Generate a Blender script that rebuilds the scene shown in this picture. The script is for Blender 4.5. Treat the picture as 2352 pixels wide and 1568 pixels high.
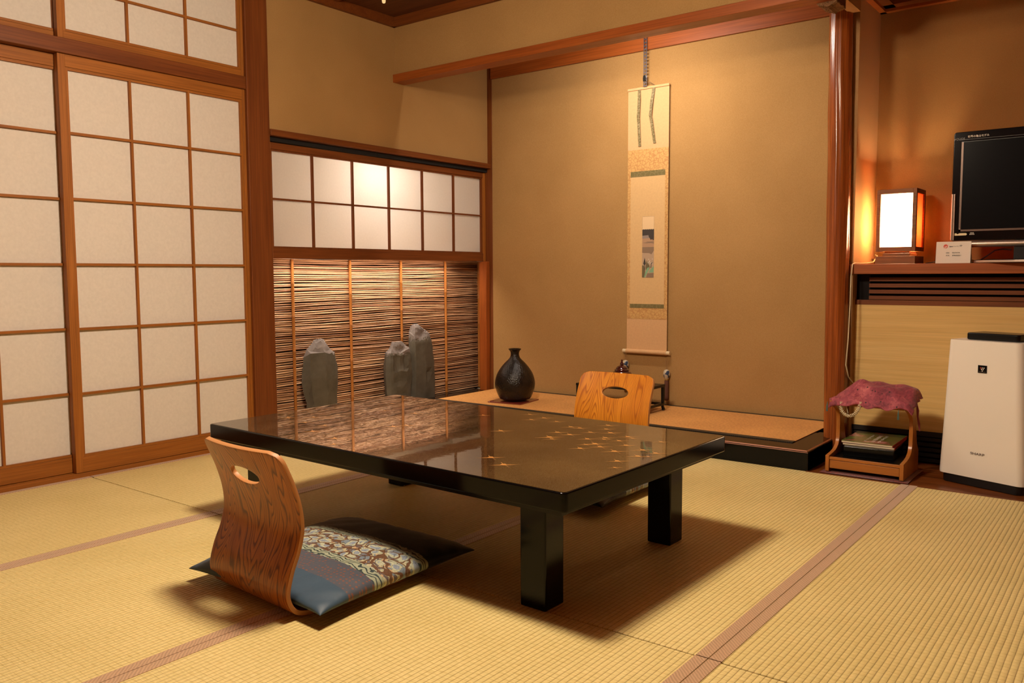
import bpy, bmesh, math, random
from mathutils import Vector, Matrix
from math import sin, cos, pi, radians, sqrt
for o in list(bpy.data.objects): bpy.data.objects.remove(o)
SC = bpy.context.scene; COL = SC.collection
random.seed(7)

# ------------------------------------------------------------------ camera, world, light, exposure
CAM_POS = (3.6457, -0.0637, 0.8692); YAW, PITCH, ROLL, FPX = 37.571, 4.604, -0.257, 1921.87
cam = bpy.data.objects.new('camera', bpy.data.cameras.new('camera')); COL.objects.link(cam)
yw, pt, rl = radians(YAW), radians(PITCH), radians(ROLL)
Fv = Vector((-sin(yw)*cos(pt), cos(yw)*cos(pt), -sin(pt))); Rv = Vector((cos(yw), sin(yw), 0)); Uv = Rv.cross(Fv)
R2 = Rv*cos(rl) + Uv*sin(rl); U2 = -Rv*sin(rl) + Uv*cos(rl)
cam.matrix_world = Matrix(((R2.x, U2.x, -Fv.x, CAM_POS[0]), (R2.y, U2.y, -Fv.y, CAM_POS[1]), (R2.z, U2.z, -Fv.z, CAM_POS[2]), (0, 0, 0, 1)))
cam.data.sensor_width = 36; cam.data.lens = FPX*36/2352; cam.data.clip_start = .02
SC.camera = cam
SC.view_settings.view_transform = 'Standard'; SC.view_settings.look = 'None'
SC.view_settings.gamma = 1; SC.view_settings.exposure = 0; SC.view_settings.use_curve_mapping = False
w = bpy.data.worlds.new('world'); SC.world = w; w.use_nodes = True
w.node_tree.nodes['Background'].inputs[0].default_value = (1, .8, .55, 1); w.node_tree.nodes['Background'].inputs[1].default_value = .02
PENDANT_W, TOKO_W, BOX_W, ANDON_W, FILL_STRIP_W = 234, 17, 9.5, 27, 6.8
PENDANT_COL, TOKO_COL, BOX_COL, ANDON_COL = (1, .83, .63), (1, .86, .73), (1, .95, .93), (1, .82, .56)

# ------------------------------------------------------------------ helpers
def tag(o, label=None, cat=None, group=None, kind=None):
    if label: o['label'] = label
    if cat: o['category'] = cat
    if group: o['group'] = group
    if kind: o['kind'] = kind
    return o
def empty(name, loc=(0, 0, 0), rz=0, label=None, cat=None, group=None, kind=None):
    o = bpy.data.objects.new(name, None); COL.objects.link(o); o.location = loc; o.rotation_euler = (0, 0, rz)
    o.empty_display_size = .05
    return tag(o, label, cat, group, kind)
class B:
    def __init__(s): s.v = []; s.f = []; s.m = []; s.uv = {}
    def add(s, vs, fs, m=0):
        n = len(s.v); s.v += [tuple(p) for p in vs]; s.f += [tuple(i+n for i in f) for f in fs]; s.m += [m]*len(fs); return s
    def box(s, x0, x1, y0, y1, z0, z1, m=0):
        return s.add([(x0, y0, z0), (x1, y0, z0), (x1, y1, z0), (x0, y1, z0), (x0, y0, z1), (x1, y0, z1), (x1, y1, z1), (x0, y1, z1)],
                     [(0, 3, 2, 1), (4, 5, 6, 7), (0, 1, 5, 4), (1, 2, 6, 5), (2, 3, 7, 6), (3, 0, 4, 7)], m)
    def tube(s, pts, r, n=8, m=0, caps=True, flat=None):
        pts = [Vector(p) for p in pts]; rs = r if hasattr(r, '__len__') else [r]*len(pts); rings = []
        prev = None
        for i, p in enumerate(pts):
            t = (pts[min(i+1, len(pts)-1)] - pts[max(i-1, 0)]).normalized()
            if prev is None:
                a = t.cross(Vector((0, 0, 1)));
                if a.length < .1: a = t.cross(Vector((1, 0, 0)))
                a.normalize()
            else: a = (prev - t*prev.dot(t)).normalized()
            prev = a; b = t.cross(a)
            rings.append([p + (a*cos(2*pi*k/n) + b*sin(2*pi*k/n))*rs[i] for k in range(n)])
        vs = [q for R in rings for q in R]; fs = []
        for i in range(len(pts)-1):
            for k in range(n):
                fs.append((i*n+k, i*n+(k+1) % n, (i+1)*n+(k+1) % n, (i+1)*n+k))
        if caps: fs.append(tuple(range(n-1, -1, -1))); fs.append(tuple((len(pts)-1)*n+k for k in range(n)))
        return s.add(vs, fs, m)
    def lathe(s, prof, c=(0, 0, 0), n=40, m=0):
        vs = []; fs = []
        for r, z in prof:
            for k in range(n): vs.append((c[0]+r*cos(2*pi*k/n), c[1]+r*sin(2*pi*k/n), c[2]+z))
        for i in range(len(prof)-1):
            for k in range(n): fs.append((i*n+k, i*n+(k+1) % n, (i+1)*n+(k+1) % n, (i+1)*n+k))
        fs.append(tuple(range(n-1, -1, -1))); fs.append(tuple((len(prof)-1)*n+k for k in range(n)))
        return s.add(vs, fs, m)
    def prism(s, poly, axis, a0, a1, m=0):
        # poly: list of 2D points in the two other axes
        def P(p, a): return {'x': (a, p[0], p[1]), 'y': (p[0], a, p[1]), 'z': (p[0], p[1], a)}[axis]
        n = len(poly); vs = [P(p, a0) for p in poly] + [P(p, a1) for p in poly]
        fs = [tuple(range(n-1, -1, -1)), tuple(range(n, 2*n))] + [(k, (k+1) % n, n+(k+1) % n, n+k) for k in range(n)]
        return s.add(vs, fs, m)
    def build(s, name, mats, parent=None, bevel=0, smooth=False, seg=2, label=None, cat=None, group=None, kind=None, angle=40):
        me = bpy.data.meshes.new(name); me.from_pydata(s.v, [], s.f)
        for m in (mats if isinstance(mats, (list, tuple)) else [mats]): me.materials.append(m)
        me.polygons.foreach_set('material_index', s.m)
        if s.uv:
            uvl = me.uv_layers.new(name='UVMap')
            for l in me.loops: uvl.data[l.index].uv = s.uv.get(l.vertex_index, (0, 0))
        bm = bmesh.new(); bm.from_mesh(me); bmesh.ops.recalc_face_normals(bm, faces=bm.faces); bm.to_mesh(me); bm.free()
        if smooth:
            me.shade_smooth(); me.set_sharp_from_angle(angle=radians(angle))
        o = bpy.data.objects.new(name, me); COL.objects.link(o)
        if parent: o.parent = parent
        if bevel:
            md = o.modifiers.new('bevel', 'BEVEL'); md.width = bevel; md.segments = seg; md.limit_method = 'ANGLE'; md.angle_limit = radians(40)
            me.shade_smooth(); me.set_sharp_from_angle(angle=radians(40)); md.harden_normals = True
        return tag(o, label, cat, group, kind)
def rrect(w, d, r, n=6, cx=0, cy=0):
    P = []
    for sx, sy, a0 in ((1, 1, 0), (-1, 1, 90), (-1, -1, 180), (1, -1, 270)):
        for k in range(n+1):
            a = radians(a0 + 90*k/n); P.append((cx+sx*(w/2-r)+r*cos(a), cy+sy*(d/2-r)+r*sin(a)))
    return P
def text_mesh(body, size, M, name, mat, parent, label=None, bold=0.0, squash=1.0, align='CENTER'):
    cu = bpy.data.curves.new(name, 'FONT'); cu.body = body; cu.size = size; cu.align_x = align; cu.align_y = 'CENTER'
    cu.offset = bold*size; cu.extrude = .0002; cu.resolution_u = 2
    t = bpy.data.objects.new('tmp_text', cu); COL.objects.link(t)
    bpy.context.view_layer.update()
    dg = bpy.context.evaluated_depsgraph_get(); me = bpy.data.meshes.new_from_object(t.evaluated_get(dg))
    bpy.data.objects.remove(t); me.materials.clear(); me.materials.append(mat)
    me.transform(M @ Matrix.Diagonal((squash, 1, 1, 1)))
    o = bpy.data.objects.new(name, me); COL.objects.link(o); o.parent = parent
    return tag(o, label)

# ------------------------------------------------------------------ materials
def mat(name):
    m = bpy.data.materials.new(name); m.use_nodes = True; nt = m.node_tree
    return m, nt, nt.nodes['Principled BSDF']
def setp(p, **k):
    names = {'col': 'Base Color', 'rough': 'Roughness', 'metal': 'Metallic', 'coat': 'Coat Weight', 'coatr': 'Coat Roughness', 'spec': 'Specular IOR Level', 'sheen': 'Sheen Weight', 'ior': 'IOR'}
    for a, b in k.items():
        p.inputs[names[a]].default_value = (*b, 1) if a == 'col' else b
def flat(name, col, rough=.5, **k):
    m, nt, p = mat(name); setp(p, col=col, rough=rough, **k); return m
def N(nt, t, **k):
    n = nt.nodes.new(t)
    for a, b in k.items():
        if a in n.inputs: n.inputs[a].default_value = b
        else: setattr(n, a, b)
    return n
def ramp(nt, fac, stops, interp='LINEAR'):
    r = nt.nodes.new('ShaderNodeValToRGB'); r.color_ramp.interpolation = interp
    el = r.color_ramp.elements
    while len(el) < len(stops): el.new(.5)
    for e, (p, c) in zip(el, stops): e.position = p; e.color = (*c, 1)
    nt.links.new(fac, r.inputs[0]); return r
def coords(nt, scale=(1, 1, 1), which='Object', rot=(0, 0, 0)):
    tc = nt.nodes.new('ShaderNodeTexCoord'); mp = nt.nodes.new('ShaderNodeMapping')
    mp.inputs['Scale'].default_value = scale; mp.inputs['Rotation'].default_value = rot
    nt.links.new(tc.outputs[which], mp.inputs[0]); return mp.outputs[0]
def mth(nt, op, a, b=None, c=None):
    n = nt.nodes.new('ShaderNodeMath'); n.operation = op
    for i, x in enumerate((a, b, c)):
        if x is None: continue
        if isinstance(x, (int, float)): n.inputs[i].default_value = x
        else: nt.links.new(x, n.inputs[i])
    return n.outputs[0]
def mix(nt, fac, a, b, mode='MIX'):
    n = nt.nodes.new('ShaderNodeMix'); n.data_type = 'RGBA'; n.blend_type = mode
    for i, x in ((0, fac), (6, a), (7, b)):
        if isinstance(x, (int, float)): n.inputs[i].default_value = x
        elif isinstance(x, tuple): n.inputs[i].default_value = (*x, 1)
        else: nt.links.new(x, n.inputs[i])
    return n.outputs[2]
def bump(nt, p, h, strength=.3, dist=.002):
    b = nt.nodes.new('ShaderNodeBump'); b.inputs['Strength'].default_value = strength; b.inputs['Distance'].default_value = dist
    nt.links.new(h, b.inputs['Height']); nt.links.new(b.outputs[0], p.inputs['Normal'])
def wood(name, c1, c2, axis='z', rough=.45, fine=1.0, coat=0.0, dark=.75):
    m, nt, p = mat(name); a = 'xyz'.index(axis)
    sc = [14*fine]*3; sc[a] = .8; v = coords(nt, tuple(sc))
    n1 = N(nt, 'ShaderNodeTexNoise', Scale=2.2, Detail=5.0, Roughness=.55, Distortion=.6); nt.links.new(v, n1.inputs['Vector'])
    sc2 = [160*fine]*3; sc2[a] = 3; v2 = coords(nt, tuple(sc2))
    n2 = N(nt, 'ShaderNodeTexNoise', Scale=1.0, Detail=3.0); nt.links.new(v2, n2.inputs['Vector'])
    r = ramp(nt, n1.outputs[0], [(.3, c1), (.7, c2)])
    r2 = ramp(nt, n2.outputs[0], [(.35, (dark,)*3), (.6, (1, 1, 1))])
    nt.links.new(mix(nt, 1.0, r.outputs[0], r2.outputs[0], 'MULTIPLY'), p.inputs['Base Color'])
    setp(p, rough=rough, coat=coat, coatr=.15, spec=.28); bump(nt, p, n2.outputs[0], .12, .0006)
    return m
def plaster(name, c1, c2, bs=.35):
    m, nt, p = mat(name); v = coords(nt)
    n1 = N(nt, 'ShaderNodeTexNoise', Scale=260.0, Detail=4.0, Roughness=.6); nt.links.new(v, n1.inputs['Vector'])
    n2 = N(nt, 'ShaderNodeTexNoise', Scale=2.5, Detail=3.0); nt.links.new(v, n2.inputs['Vector'])
    f = mth(nt, 'ADD', mth(nt, 'MULTIPLY', n1.outputs[0], .6), mth(nt, 'MULTIPLY', n2.outputs[0], .4))
    r = ramp(nt, f, [(.35, c1), (.65, c2)]); nt.links.new(r.outputs[0], p.inputs['Base Color'])
    setp(p, rough=.9, spec=.15); bump(nt, p, n1.outputs[0], bs, .0015); return m
def paper(name, col, trans=0.0, tcol=None):
    m, nt, p = mat(name); v = coords(nt)
    n1 = N(nt, 'ShaderNodeTexNoise', Scale=1.8, Detail=3.0); nt.links.new(v, n1.inputs['Vector'])
    n2 = N(nt, 'ShaderNodeTexNoise', Scale=90.0, Detail=4.0); nt.links.new(v, n2.inputs['Vector'])
    r = ramp(nt, n2.outputs[0], [(.3, tuple(c*.95 for c in col)), (.7, tuple(min(1, c*1.03) for c in col))])
    nt.links.new(r.outputs[0], p.inputs['Base Color']); setp(p, rough=.85, spec=.15)
    bump(nt, p, n1.outputs[0], .25, .02)
    if trans:
        t = nt.nodes.new('ShaderNodeBsdfTranslucent'); t.inputs[0].default_value = (*(tcol or col), 1)
        ms = nt.nodes.new('ShaderNodeMixShader'); ms.inputs[0].default_value = trans
        nt.links.new(p.outputs[0], ms.inputs[1]); nt.links.new(t.outputs[0], ms.inputs[2])
        nt.links.new(ms.outputs[0], nt.nodes['Material Output'].inputs[0])
    return m
M = {}
M['plaster'] = plaster('plaster_ochre', (.33, .186, .064), (.41, .240, .090))
M['plaster_niche'] = plaster('plaster_niche', (.25, .115, .034), (.31, .147, .046), .6)  # room plaster again, warm lamp tone put into the colour
M['paper'] = paper('shoji_paper', (.67, .615, .545))
M['paper_lit'] = paper('shoji_paper_lit', (.70, .66, .60), .45, (.88, .85, .82))
for ax in 'xyz':
    M['frame_'+ax] = wood('frame_wood_'+ax, (.28, .088, .011), (.38, .130, .019), ax, .55)
    M['dark_'+ax] = wood('dark_wood_'+ax, (.145, .036, .006), (.20, .055, .010), ax, .5)
    M['red_'+ax] = wood('red_wood_'+ax, (.28, .062, .009), (.36, .092, .015), ax, .42, coat=.15)
M['ceiling'] = wood('ceiling_wood', (.10, .032, .012), (.15, .05, .018), 'x', .6)
M['floorwood'] = wood('floor_board', (.14, .035, .008), (.34, .10, .022), 'x', .28, fine=.7, coat=.4, dark=.6)
M['lacquer'] = flat('black_lacquer', (.0022, .0022, .0024), .12, spec=.22)
M['lacquer_dull'] = flat('black_lacquer_dull', (.004, .0038, .004), .25, spec=.3)
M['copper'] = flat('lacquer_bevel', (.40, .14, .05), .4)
M['black'] = flat('black_plastic', (.006, .006, .007), .3)
M['gap'] = flat('dark_gap', (.004, .003, .003), .9)

def tatami(name, c1, c2, pitch, rowdir='x', fine=.0030, groove_shade=.60, bs=.8):
    m, nt, p = mat(name); tc = nt.nodes.new('ShaderNodeTexCoord'); sx = nt.nodes.new('ShaderNodeSeparateXYZ')
    nt.links.new(tc.outputs['Object'], sx.inputs[0])
    X, Y = (sx.outputs[0], sx.outputs[1]) if rowdir == 'x' else (sx.outputs[1], sx.outputs[0])
    nz = N(nt, 'ShaderNodeTexNoise', Scale=6.0, Detail=2.0); nt.links.new(tc.outputs['Object'], nz.inputs['Vector'])
    Xd = mth(nt, 'ADD', X, mth(nt, 'MULTIPLY', mth(nt, 'SUBTRACT', nz.outputs[0], .5), .004))
    rib = mth(nt, 'ABSOLUTE', mth(nt, 'SINE', mth(nt, 'MULTIPLY', Xd, pi/pitch)))
    rib = mth(nt, 'POWER', rib, .55)
    v = coords(nt, (1/(pitch*1.6), 1/fine, 1) if rowdir == 'x' else (1/fine, 1/(pitch*1.6), 1))
    n1 = N(nt, 'ShaderNodeTexNoise', Scale=1.0, Detail=2.0); nt.links.new(v, n1.inputs['Vector'])
    n3 = N(nt, 'ShaderNodeTexNoise', Scale=3.0, Detail=4.0); nt.links.new(tc.outputs['Object'], n3.inputs['Vector'])
    f = mth(nt, 'ADD', mth(nt, 'MULTIPLY', n1.outputs[0], .65), mth(nt, 'MULTIPLY', n3.outputs[0], .35))
    r = ramp(nt, f, [(.33, c1), (.67, c2)])
    g = ramp(nt, rib, [(.12, (groove_shade, groove_shade*.88, groove_shade*.72)), (.62, (1, 1, 1))])  # shade of the grooves put into the colour between ribs
    cr = mth(nt, 'ABSOLUTE', mth(nt, 'SINE', mth(nt, 'MULTIPLY', mth(nt, 'ADD', Y, mth(nt, 'MULTIPLY', n3.outputs[0], .01)), pi/(pitch*1.25))))
    cr = ramp(nt, mth(nt, 'ADD', cr, mth(nt, 'MULTIPLY', mth(nt, 'SUBTRACT', n1.outputs[0], .5), .5)), [(.05, (.84, .80, .72)), (.30, (1, 1, 1))])
    nt.links.new(mix(nt, 1.0, mix(nt, 1.0, r.outputs[0], g.outputs[0], 'MULTIPLY'), cr.outputs[0], 'MULTIPLY'), p.inputs['Base Color'])
    h = mth(nt, 'ADD', rib, mth(nt, 'MULTIPLY', n1.outputs[0], .25))
    setp(p, rough=.55, spec=.35, sheen=.1); bump(nt, p, h, bs, .0022); return m
M['tatami'] = tatami('tatami_weave', (.62, .475, .165), (.80, .645, .285), .0143)
M['tokotatami'] = tatami('alcove_mat_weave', (.52, .215, .040), (.80, .39, .095), .0075, 'y', .012, .78, .5)
def heri(name, c1, c2):
    m, nt, p = mat(name); v = coords(nt, (1, 1, 1))
    ck = N(nt, 'ShaderNodeTexWave', wave_type='BANDS', bands_direction='DIAGONAL', Scale=60.0, Distortion=2.0, Detail=1.0); nt.links.new(v, ck.inputs['Vector'])
    r = ramp(nt, ck.outputs[1], [(.3, c1), (.7, c2)]); nt.links.new(r.outputs[0], p.inputs['Base Color'])
    setp(p, rough=.45, sheen=.6); bump(nt, p, ck.outputs[1], .4, .0008); return m
M['heri'] = heri('mat_border_cloth', (.42, .245, .125), (.56, .35, .195))
M['heri_black'] = heri('alcove_mat_border', (.006, .006, .006), (.045, .038, .022)); M['heri_black'].node_tree.nodes['Principled BSDF'].inputs['Sheen Weight'].default_value = 0

# table top : dark brown lacquer sprinkled with gold
m, nt, p = mat('gold_flecked_lacquer'); v = coords(nt)
n1 = N(nt, 'ShaderNodeTexNoise', Scale=900.0, Detail=2.0); nt.links.new(v, n1.inputs['Vector'])
n2 = N(nt, 'ShaderNodeTexNoise', Scale=3.0, Detail=3.0); nt.links.new(v, n2.inputs['Vector'])
r = ramp(nt, mth(nt, 'ADD', mth(nt, 'MULTIPLY', n1.outputs[0], .8), mth(nt, 'MULTIPLY', n2.outputs[0], .25)), [(.44, (.004, .002, .0004)), (.56, (.016, .009, .002)), (.66, (.26, .16, .045))])
nt.links.new(r.outputs[0], p.inputs['Base Color']); setp(p, rough=.42, metal=.55, spec=.1, coat=1.0, coatr=.02); p.inputs['Coat IOR'].default_value = 1.52
nb = N(nt, 'ShaderNodeTexNoise', Scale=14.0, Detail=3.0); nt.links.new(v, nb.inputs['Vector'])
bb = nt.nodes.new('ShaderNodeBump'); bb.inputs['Strength'].default_value = .035; bb.inputs['Distance'].default_value = .004; nt.links.new(nb.outputs[0], bb.inputs['Height']); nt.links.new(bb.outputs[0], p.inputs['Coat Normal'])
M['tabletop'] = m
M['gold'] = flat('gold_inlay', (.62, .28, .06), .42, metal=.25, coat=1.0, coatr=.04)

# zaisu plywood, bold cathedral grain on UV (metres)
def ply(name, c1, c2, c3, off=0.0):
    m, nt, p = mat(name); uv = nt.nodes.new('ShaderNodeUVMap'); mp = nt.nodes.new('ShaderNodeMapping'); nt.links.new(uv.outputs[0], mp.inputs[0])
    mp.inputs['Location'].default_value = (off, off*.7, 0); mp.inputs['Scale'].default_value = (8, 1.5, 1)
    n0 = N(nt, 'ShaderNodeTexNoise', Scale=1.1, Detail=2.6, Roughness=.35, Distortion=.35); nt.links.new(mp.outputs[0], n0.inputs['Vector'])
    ph = mth(nt, 'FRACT', mth(nt, 'MULTIPLY', n0.outputs[0], 38.0))
    line = ramp(nt, ph, [(0, (1, 1, 1)), (.55, (.86, .86, .86)), (.80, (.10, .10, .10)), (.88, (.10, .10, .10)), (1, (.95, .95, .95))])
    mp2 = nt.nodes.new('ShaderNodeMapping'); nt.links.new(uv.outputs[0], mp2.inputs[0]); mp2.inputs['Scale'].default_value = (420, 14, 1)
    n2 = N(nt, 'ShaderNodeTexNoise', Scale=1.0, Detail=2.0); nt.links.new(mp2.outputs[0], n2.inputs['Vector'])
    n3 = N(nt, 'ShaderNodeTexNoise', Scale=2.0, Detail=1.0); nt.links.new(mp.outputs[0], n3.inputs['Vector'])
    base = ramp(nt, n3.outputs[0], [(.3, c1), (.7, c2)])
    c = mix(nt, line.outputs[0], c3, base.outputs[0])
    fine = ramp(nt, n2.outputs[0], [(.35, (.78,)*3), (.6, (1, 1, 1))])
    nt.links.new(mix(nt, 1.0, c, fine.outputs[0], 'MULTIPLY'), p.inputs['Base Color'])
    setp(p, rough=.38, coat=.22, coatr=.12, spec=.35); return m
M['ply_a'] = ply('chair_plywood', (.42, .120, .011), (.54, .165, .017), (.12, .022, .003))
M['ply_b'] = ply('chair_plywood_b', (.60, .20, .012), (.72, .27, .02), (.38, .10, .008), 3.3)
M['ply_edge'] = flat('plywood_edge', (.50, .22, .07), .5)

# zabuton brocade: bands across V
m, nt, p = mat('cushion_brocade'); uv = nt.nodes.new('ShaderNodeUVMap'); sx = nt.nodes.new('ShaderNodeSeparateXYZ'); nt.links.new(uv.outputs[0], sx.inputs[0])
mpc = nt.nodes.new('ShaderNodeMapping'); nt.links.new(uv.outputs[0], mpc.inputs[0]); mpc.inputs['Scale'].default_value = (1, 1, 1)
wn = N(nt, 'ShaderNodeTexNoise', Scale=9.0, Detail=2.0); nt.links.new(mpc.outputs[0], wn.inputs['Vector'])
wv = mix(nt, .10, mpc.outputs[0], wn.outputs[1])
vo = N(nt, 'ShaderNodeTexVoronoi', Scale=15.0); nt.links.new(wv, vo.inputs['Vector'])
vo2 = N(nt, 'ShaderNodeTexVoronoi', Scale=58.0); nt.links.new(wv, vo2.inputs['Vector'])
ve = N(nt, 'ShaderNodeTexVoronoi', Scale=58.0, feature='DISTANCE_TO_EDGE'); nt.links.new(wv, ve.inputs['Vector'])
ve2 = N(nt, 'ShaderNodeTexVoronoi', Scale=15.0, feature='DISTANCE_TO_EDGE'); nt.links.new(wv, ve2.inputs['Vector'])
petal = ramp(nt, vo2.outputs['Color'], [(0, (.46, .44, .28)), (.30, (.18, .23, .27)), (.48, (.48, .33, .18)), (.58, (.13, .10, .10)), (.74, (.36, .38, .27)), (.86, (.13, .06, .035))], 'CONSTANT')
flower = ramp(nt, vo.outputs['Distance'], [(0, (.25, .30, .36)), (.22, (.28, .33, .38)), (.28, (.46, .48, .34)), (.42, (.50, .47, .32))], 'CONSTANT')
isfl = ramp(nt, vo.outputs['Distance'], [(0, (1, 1, 1)), (.42, (0, 0, 0))], 'CONSTANT')
c = mix(nt, isfl.outputs[0], petal.outputs[0], flower.outputs[0])
vine = ramp(nt, ve2.outputs['Distance'], [(0, (1, 1, 1)), (.055, (0, 0, 0))], 'CONSTANT')
c = mix(nt, vine.outputs[0], c, (.14, .065, .03))
ol = ramp(nt, ve.outputs['Distance'], [(0, (.28,)*3), (.05, (1, 1, 1))]); broc = mix(nt, 1.0, c, ol.outputs[0], 'MULTIPLY')
# side borders of the brocade: pale with dark scroll
wvb = N(nt, 'ShaderNodeTexWave', wave_type='RINGS', Scale=14.0, Distortion=14.0, Detail=2.0); nt.links.new(mpc.outputs[0], wvb.inputs['Vector'])
brd = ramp(nt, wvb.outputs[1], [(.22, (.03, .05, .05)), (.36, (.33, .36, .25))])
vd = N(nt, 'ShaderNodeTexVoronoi', Scale=48.0); vd.inputs['Randomness'].default_value = .35; nt.links.new(mpc.outputs[0], vd.inputs['Vector'])
dots = ramp(nt, vd.outputs['Distance'], [(.22, (.20, .075, .045)), (.32, (.07, .078, .10))])
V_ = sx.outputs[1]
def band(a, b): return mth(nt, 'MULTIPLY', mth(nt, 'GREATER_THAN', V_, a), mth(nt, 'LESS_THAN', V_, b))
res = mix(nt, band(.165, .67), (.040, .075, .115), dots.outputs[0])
res = mix(nt, mth(nt, 'GREATER_THAN', V_, .668), res, (.006, .0075, .0095))  # end under the table set near-black
res = mix(nt, band(.325, .675), res, brd.outputs[0]); res = mix(nt, band(.385, .615), res, broc)
nt.links.new(res, p.inputs['Base Color']); setp(p, rough=.5, sheen=.12, spec=.3)
nb = N(nt, 'ShaderNodeTexNoise', Scale=7.0, Detail=3.0); nt.links.new(mpc.outputs[0], nb.inputs['Vector']); bump(nt, p, nb.outputs[0], .5, .006)
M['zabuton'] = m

def island(name, c1, c2, rough=.4):
    m, nt, p = mat(name); g = nt.nodes.new('ShaderNodeNewGeometry'); r = ramp(nt, g.outputs['Random Per Island'], [(0, c1), (1, c2)])
    v = coords(nt, (60, 4, 60)); n1 = N(nt, 'ShaderNodeTexNoise', Scale=1.5, Detail=3.0); nt.links.new(v, n1.inputs['Vector'])
    r2 = ramp(nt, n1.outputs[0], [(.3, (.6, .55, .55)), (.65, (1.1, 1.1, 1.1))])
    nt.links.new(mix(nt, 1.0, r.outputs[0], r2.outputs[0], 'MULTIPLY'), p.inputs['Base Color']); setp(p, rough=rough); return m
M['twig'] = island('brushwood', (.30, .13, .06), (.68, .42, .24), .3)
M['bamboo'] = wood('bamboo_cane', (.36, .125, .022), (.46, .17, .035), 'z', .4)
m, nt, p = mat('weathered_stone'); v = coords(nt)
n1 = N(nt, 'ShaderNodeTexNoise', Scale=9.0, Detail=8.0, Roughness=.6); nt.links.new(v, n1.inputs['Vector'])
r = ramp(nt, n1.outputs[0], [(.3, (.060, .050, .033)), (.7, (.115, .098, .072))]); nt.links.new(r.outputs[0], p.inputs['Base Color']); setp(p, rough=.8); bump(nt, p, n1.outputs[0], .35, .008); M['stone'] = m
m, nt, p = mat('pale_top_stone'); v = coords(nt)
n1 = N(nt, 'ShaderNodeTexNoise', Scale=22.0, Detail=8.0, Roughness=.6); nt.links.new(v, n1.inputs['Vector'])
r = ramp(nt, n1.outputs[0], [(.3, (.14, .115, .105)), (.7, (.21, .178, .165))]); nt.links.new(r.outputs[0], p.inputs['Base Color']); setp(p, rough=.8); bump(nt, p, n1.outputs[0], .3, .005); M['stone_top'] = m
m, nt, p = mat('black_stoneware'); v = coords(nt)
n1 = N(nt, 'ShaderNodeTexNoise', Scale=7.0, Detail=4.0); nt.links.new(v, n1.inputs['Vector']); n2 = N(nt, 'ShaderNodeTexNoise', Scale=110.0, Detail=4.0); nt.links.new(v, n2.inputs['Vector'])
r = ramp(nt, n1.outputs[0], [(.35, (.006, .004, .003)), (.7, (.022, .013, .008))]); nt.links.new(r.outputs[0], p.inputs['Base Color']); setp(p, rough=.2, spec=.35); bump(nt, p, n2.outputs[0], .6, .006); M['vase'] = m
M['redlac'] = flat('red_lacquer', (.16, .022, .012), .25, coat=.5)
M['burner'] = flat('dark_red_glaze', (.045, .006, .005), .10, coat=1.0)
M['steel'] = flat('steel', (.55, .52, .56), .25, metal=1.0)
M['silver'] = flat('silver_plastic', (.62, .50, .42), .3, metal=.8)
M['screen'] = flat('tv_screen', (.005, .005, .006), .2, spec=.12)
M['bezel'] = flat('tv_bezel', (.003, .003, .004), .12, spec=.3)
M['letter_dim'] = flat('letter_grey', (.28, .25, .22), .5); M['letter'] = flat('letter_cream', (.75, .66, .55), .5)
M['ink'] = flat('ink', (.05, .035, .03), .7); M['redink'] = flat('red_ink', (.62, .05, .02), .6)
M['card'] = flat('white_card', (.74, .64, .54), .6)
M['white'] = flat('white_plastic', (.80, .74, .65), .38, coat=.2)
M['logo'] = flat('logo_grey', (.16, .12, .10), .4)
M['honey_x'] = wood('honey_wood_x', (.36, .115, .016), (.43, .15, .024), 'x', .35, coat=.3, dark=.88)
M['honey_z'] = wood('honey_wood_z', (.36, .115, .016), (.43, .15, .024), 'z', .35, coat=.3, dark=.88)
M['beige_panel'] = wood('cedar_panel', (.68, .44, .15), (.78, .54, .21), 'x', .55, fine=1.5, dark=.9)
M['andon_wood'] = wood('lamp_wood', (.20, .075, .022), (.27, .105, .033), 'x', .55)
M['ivory'] = flat('ivory_plastic', (.66, .55, .36), .4)
M['teal'] = flat('teal_thread', (.06, .13, .12), .8)

# ------------------------------------------------------------------ setting: floors and mats
CEIL, YF, YB = 2.375, 3.597, 4.413
S = 'structure'
B().box(-.6, 5.2, -1.6, 4.9, -.12, -.056).build('floor', M['dark_x'], kind=S, label='sub floor of dark boards under the mats')
mat_cols = [(0.0, .942), (.942, 1.890), (1.890, 2.880), (2.880, 3.835)]
mat_rows = [(-.26, 1.655), (1.655, YF)]
mlab = {(0, 0): 'straw mat along the left paper door, nearer the camera than the cross seam', (0, 1): 'straw mat along the paper doors, far half reaching the stone alcove',
        (1, 0): 'straw mat under the near legless chair and its cushion', (1, 1): 'straw mat lying under the left half of the low table',
        (2, 0): 'straw mat at the lower edge of the photo, left of the wide brown border', (2, 1): 'straw mat under the right legs of the low table',
        (3, 0): 'straw mat cut off at the lower right corner of the photo', (3, 1): 'bright straw mat in front of the air purifier, right of the wide brown border'}
for i, (x0, x1) in enumerate(mat_cols):
    for j, (y0, y1) in enumerate(mat_rows):
        t = empty('tatami_mat', ((x0+x1)/2, (y0+y1)/2, -.055), 0, mlab[(i, j)], 'tatami mat', 'straw mats covering the floor')
        hx, hy = (x1-x0)/2-.001, (y1-y0)/2-.002
        B().box(-hx, hx, -hy, hy, 0, .055).build('woven_surface', M['tatami'], t, bevel=.003)
        for s in (-1, 1):
            if i == 1 and s == -1: pass
            a, b = sorted((s*(hx-.0305), s*hx))
            B().box(a, b, -hy, hy, .0545, .0566).build('border', M['heri'], t, bevel=.0007)
B().box(3.84, 5.2, -1.6, 3.6, -.055, -.004).build('floor.001', M['floorwood'], kind=S, label='wooden floor beyond the mats on the camera side')
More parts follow.
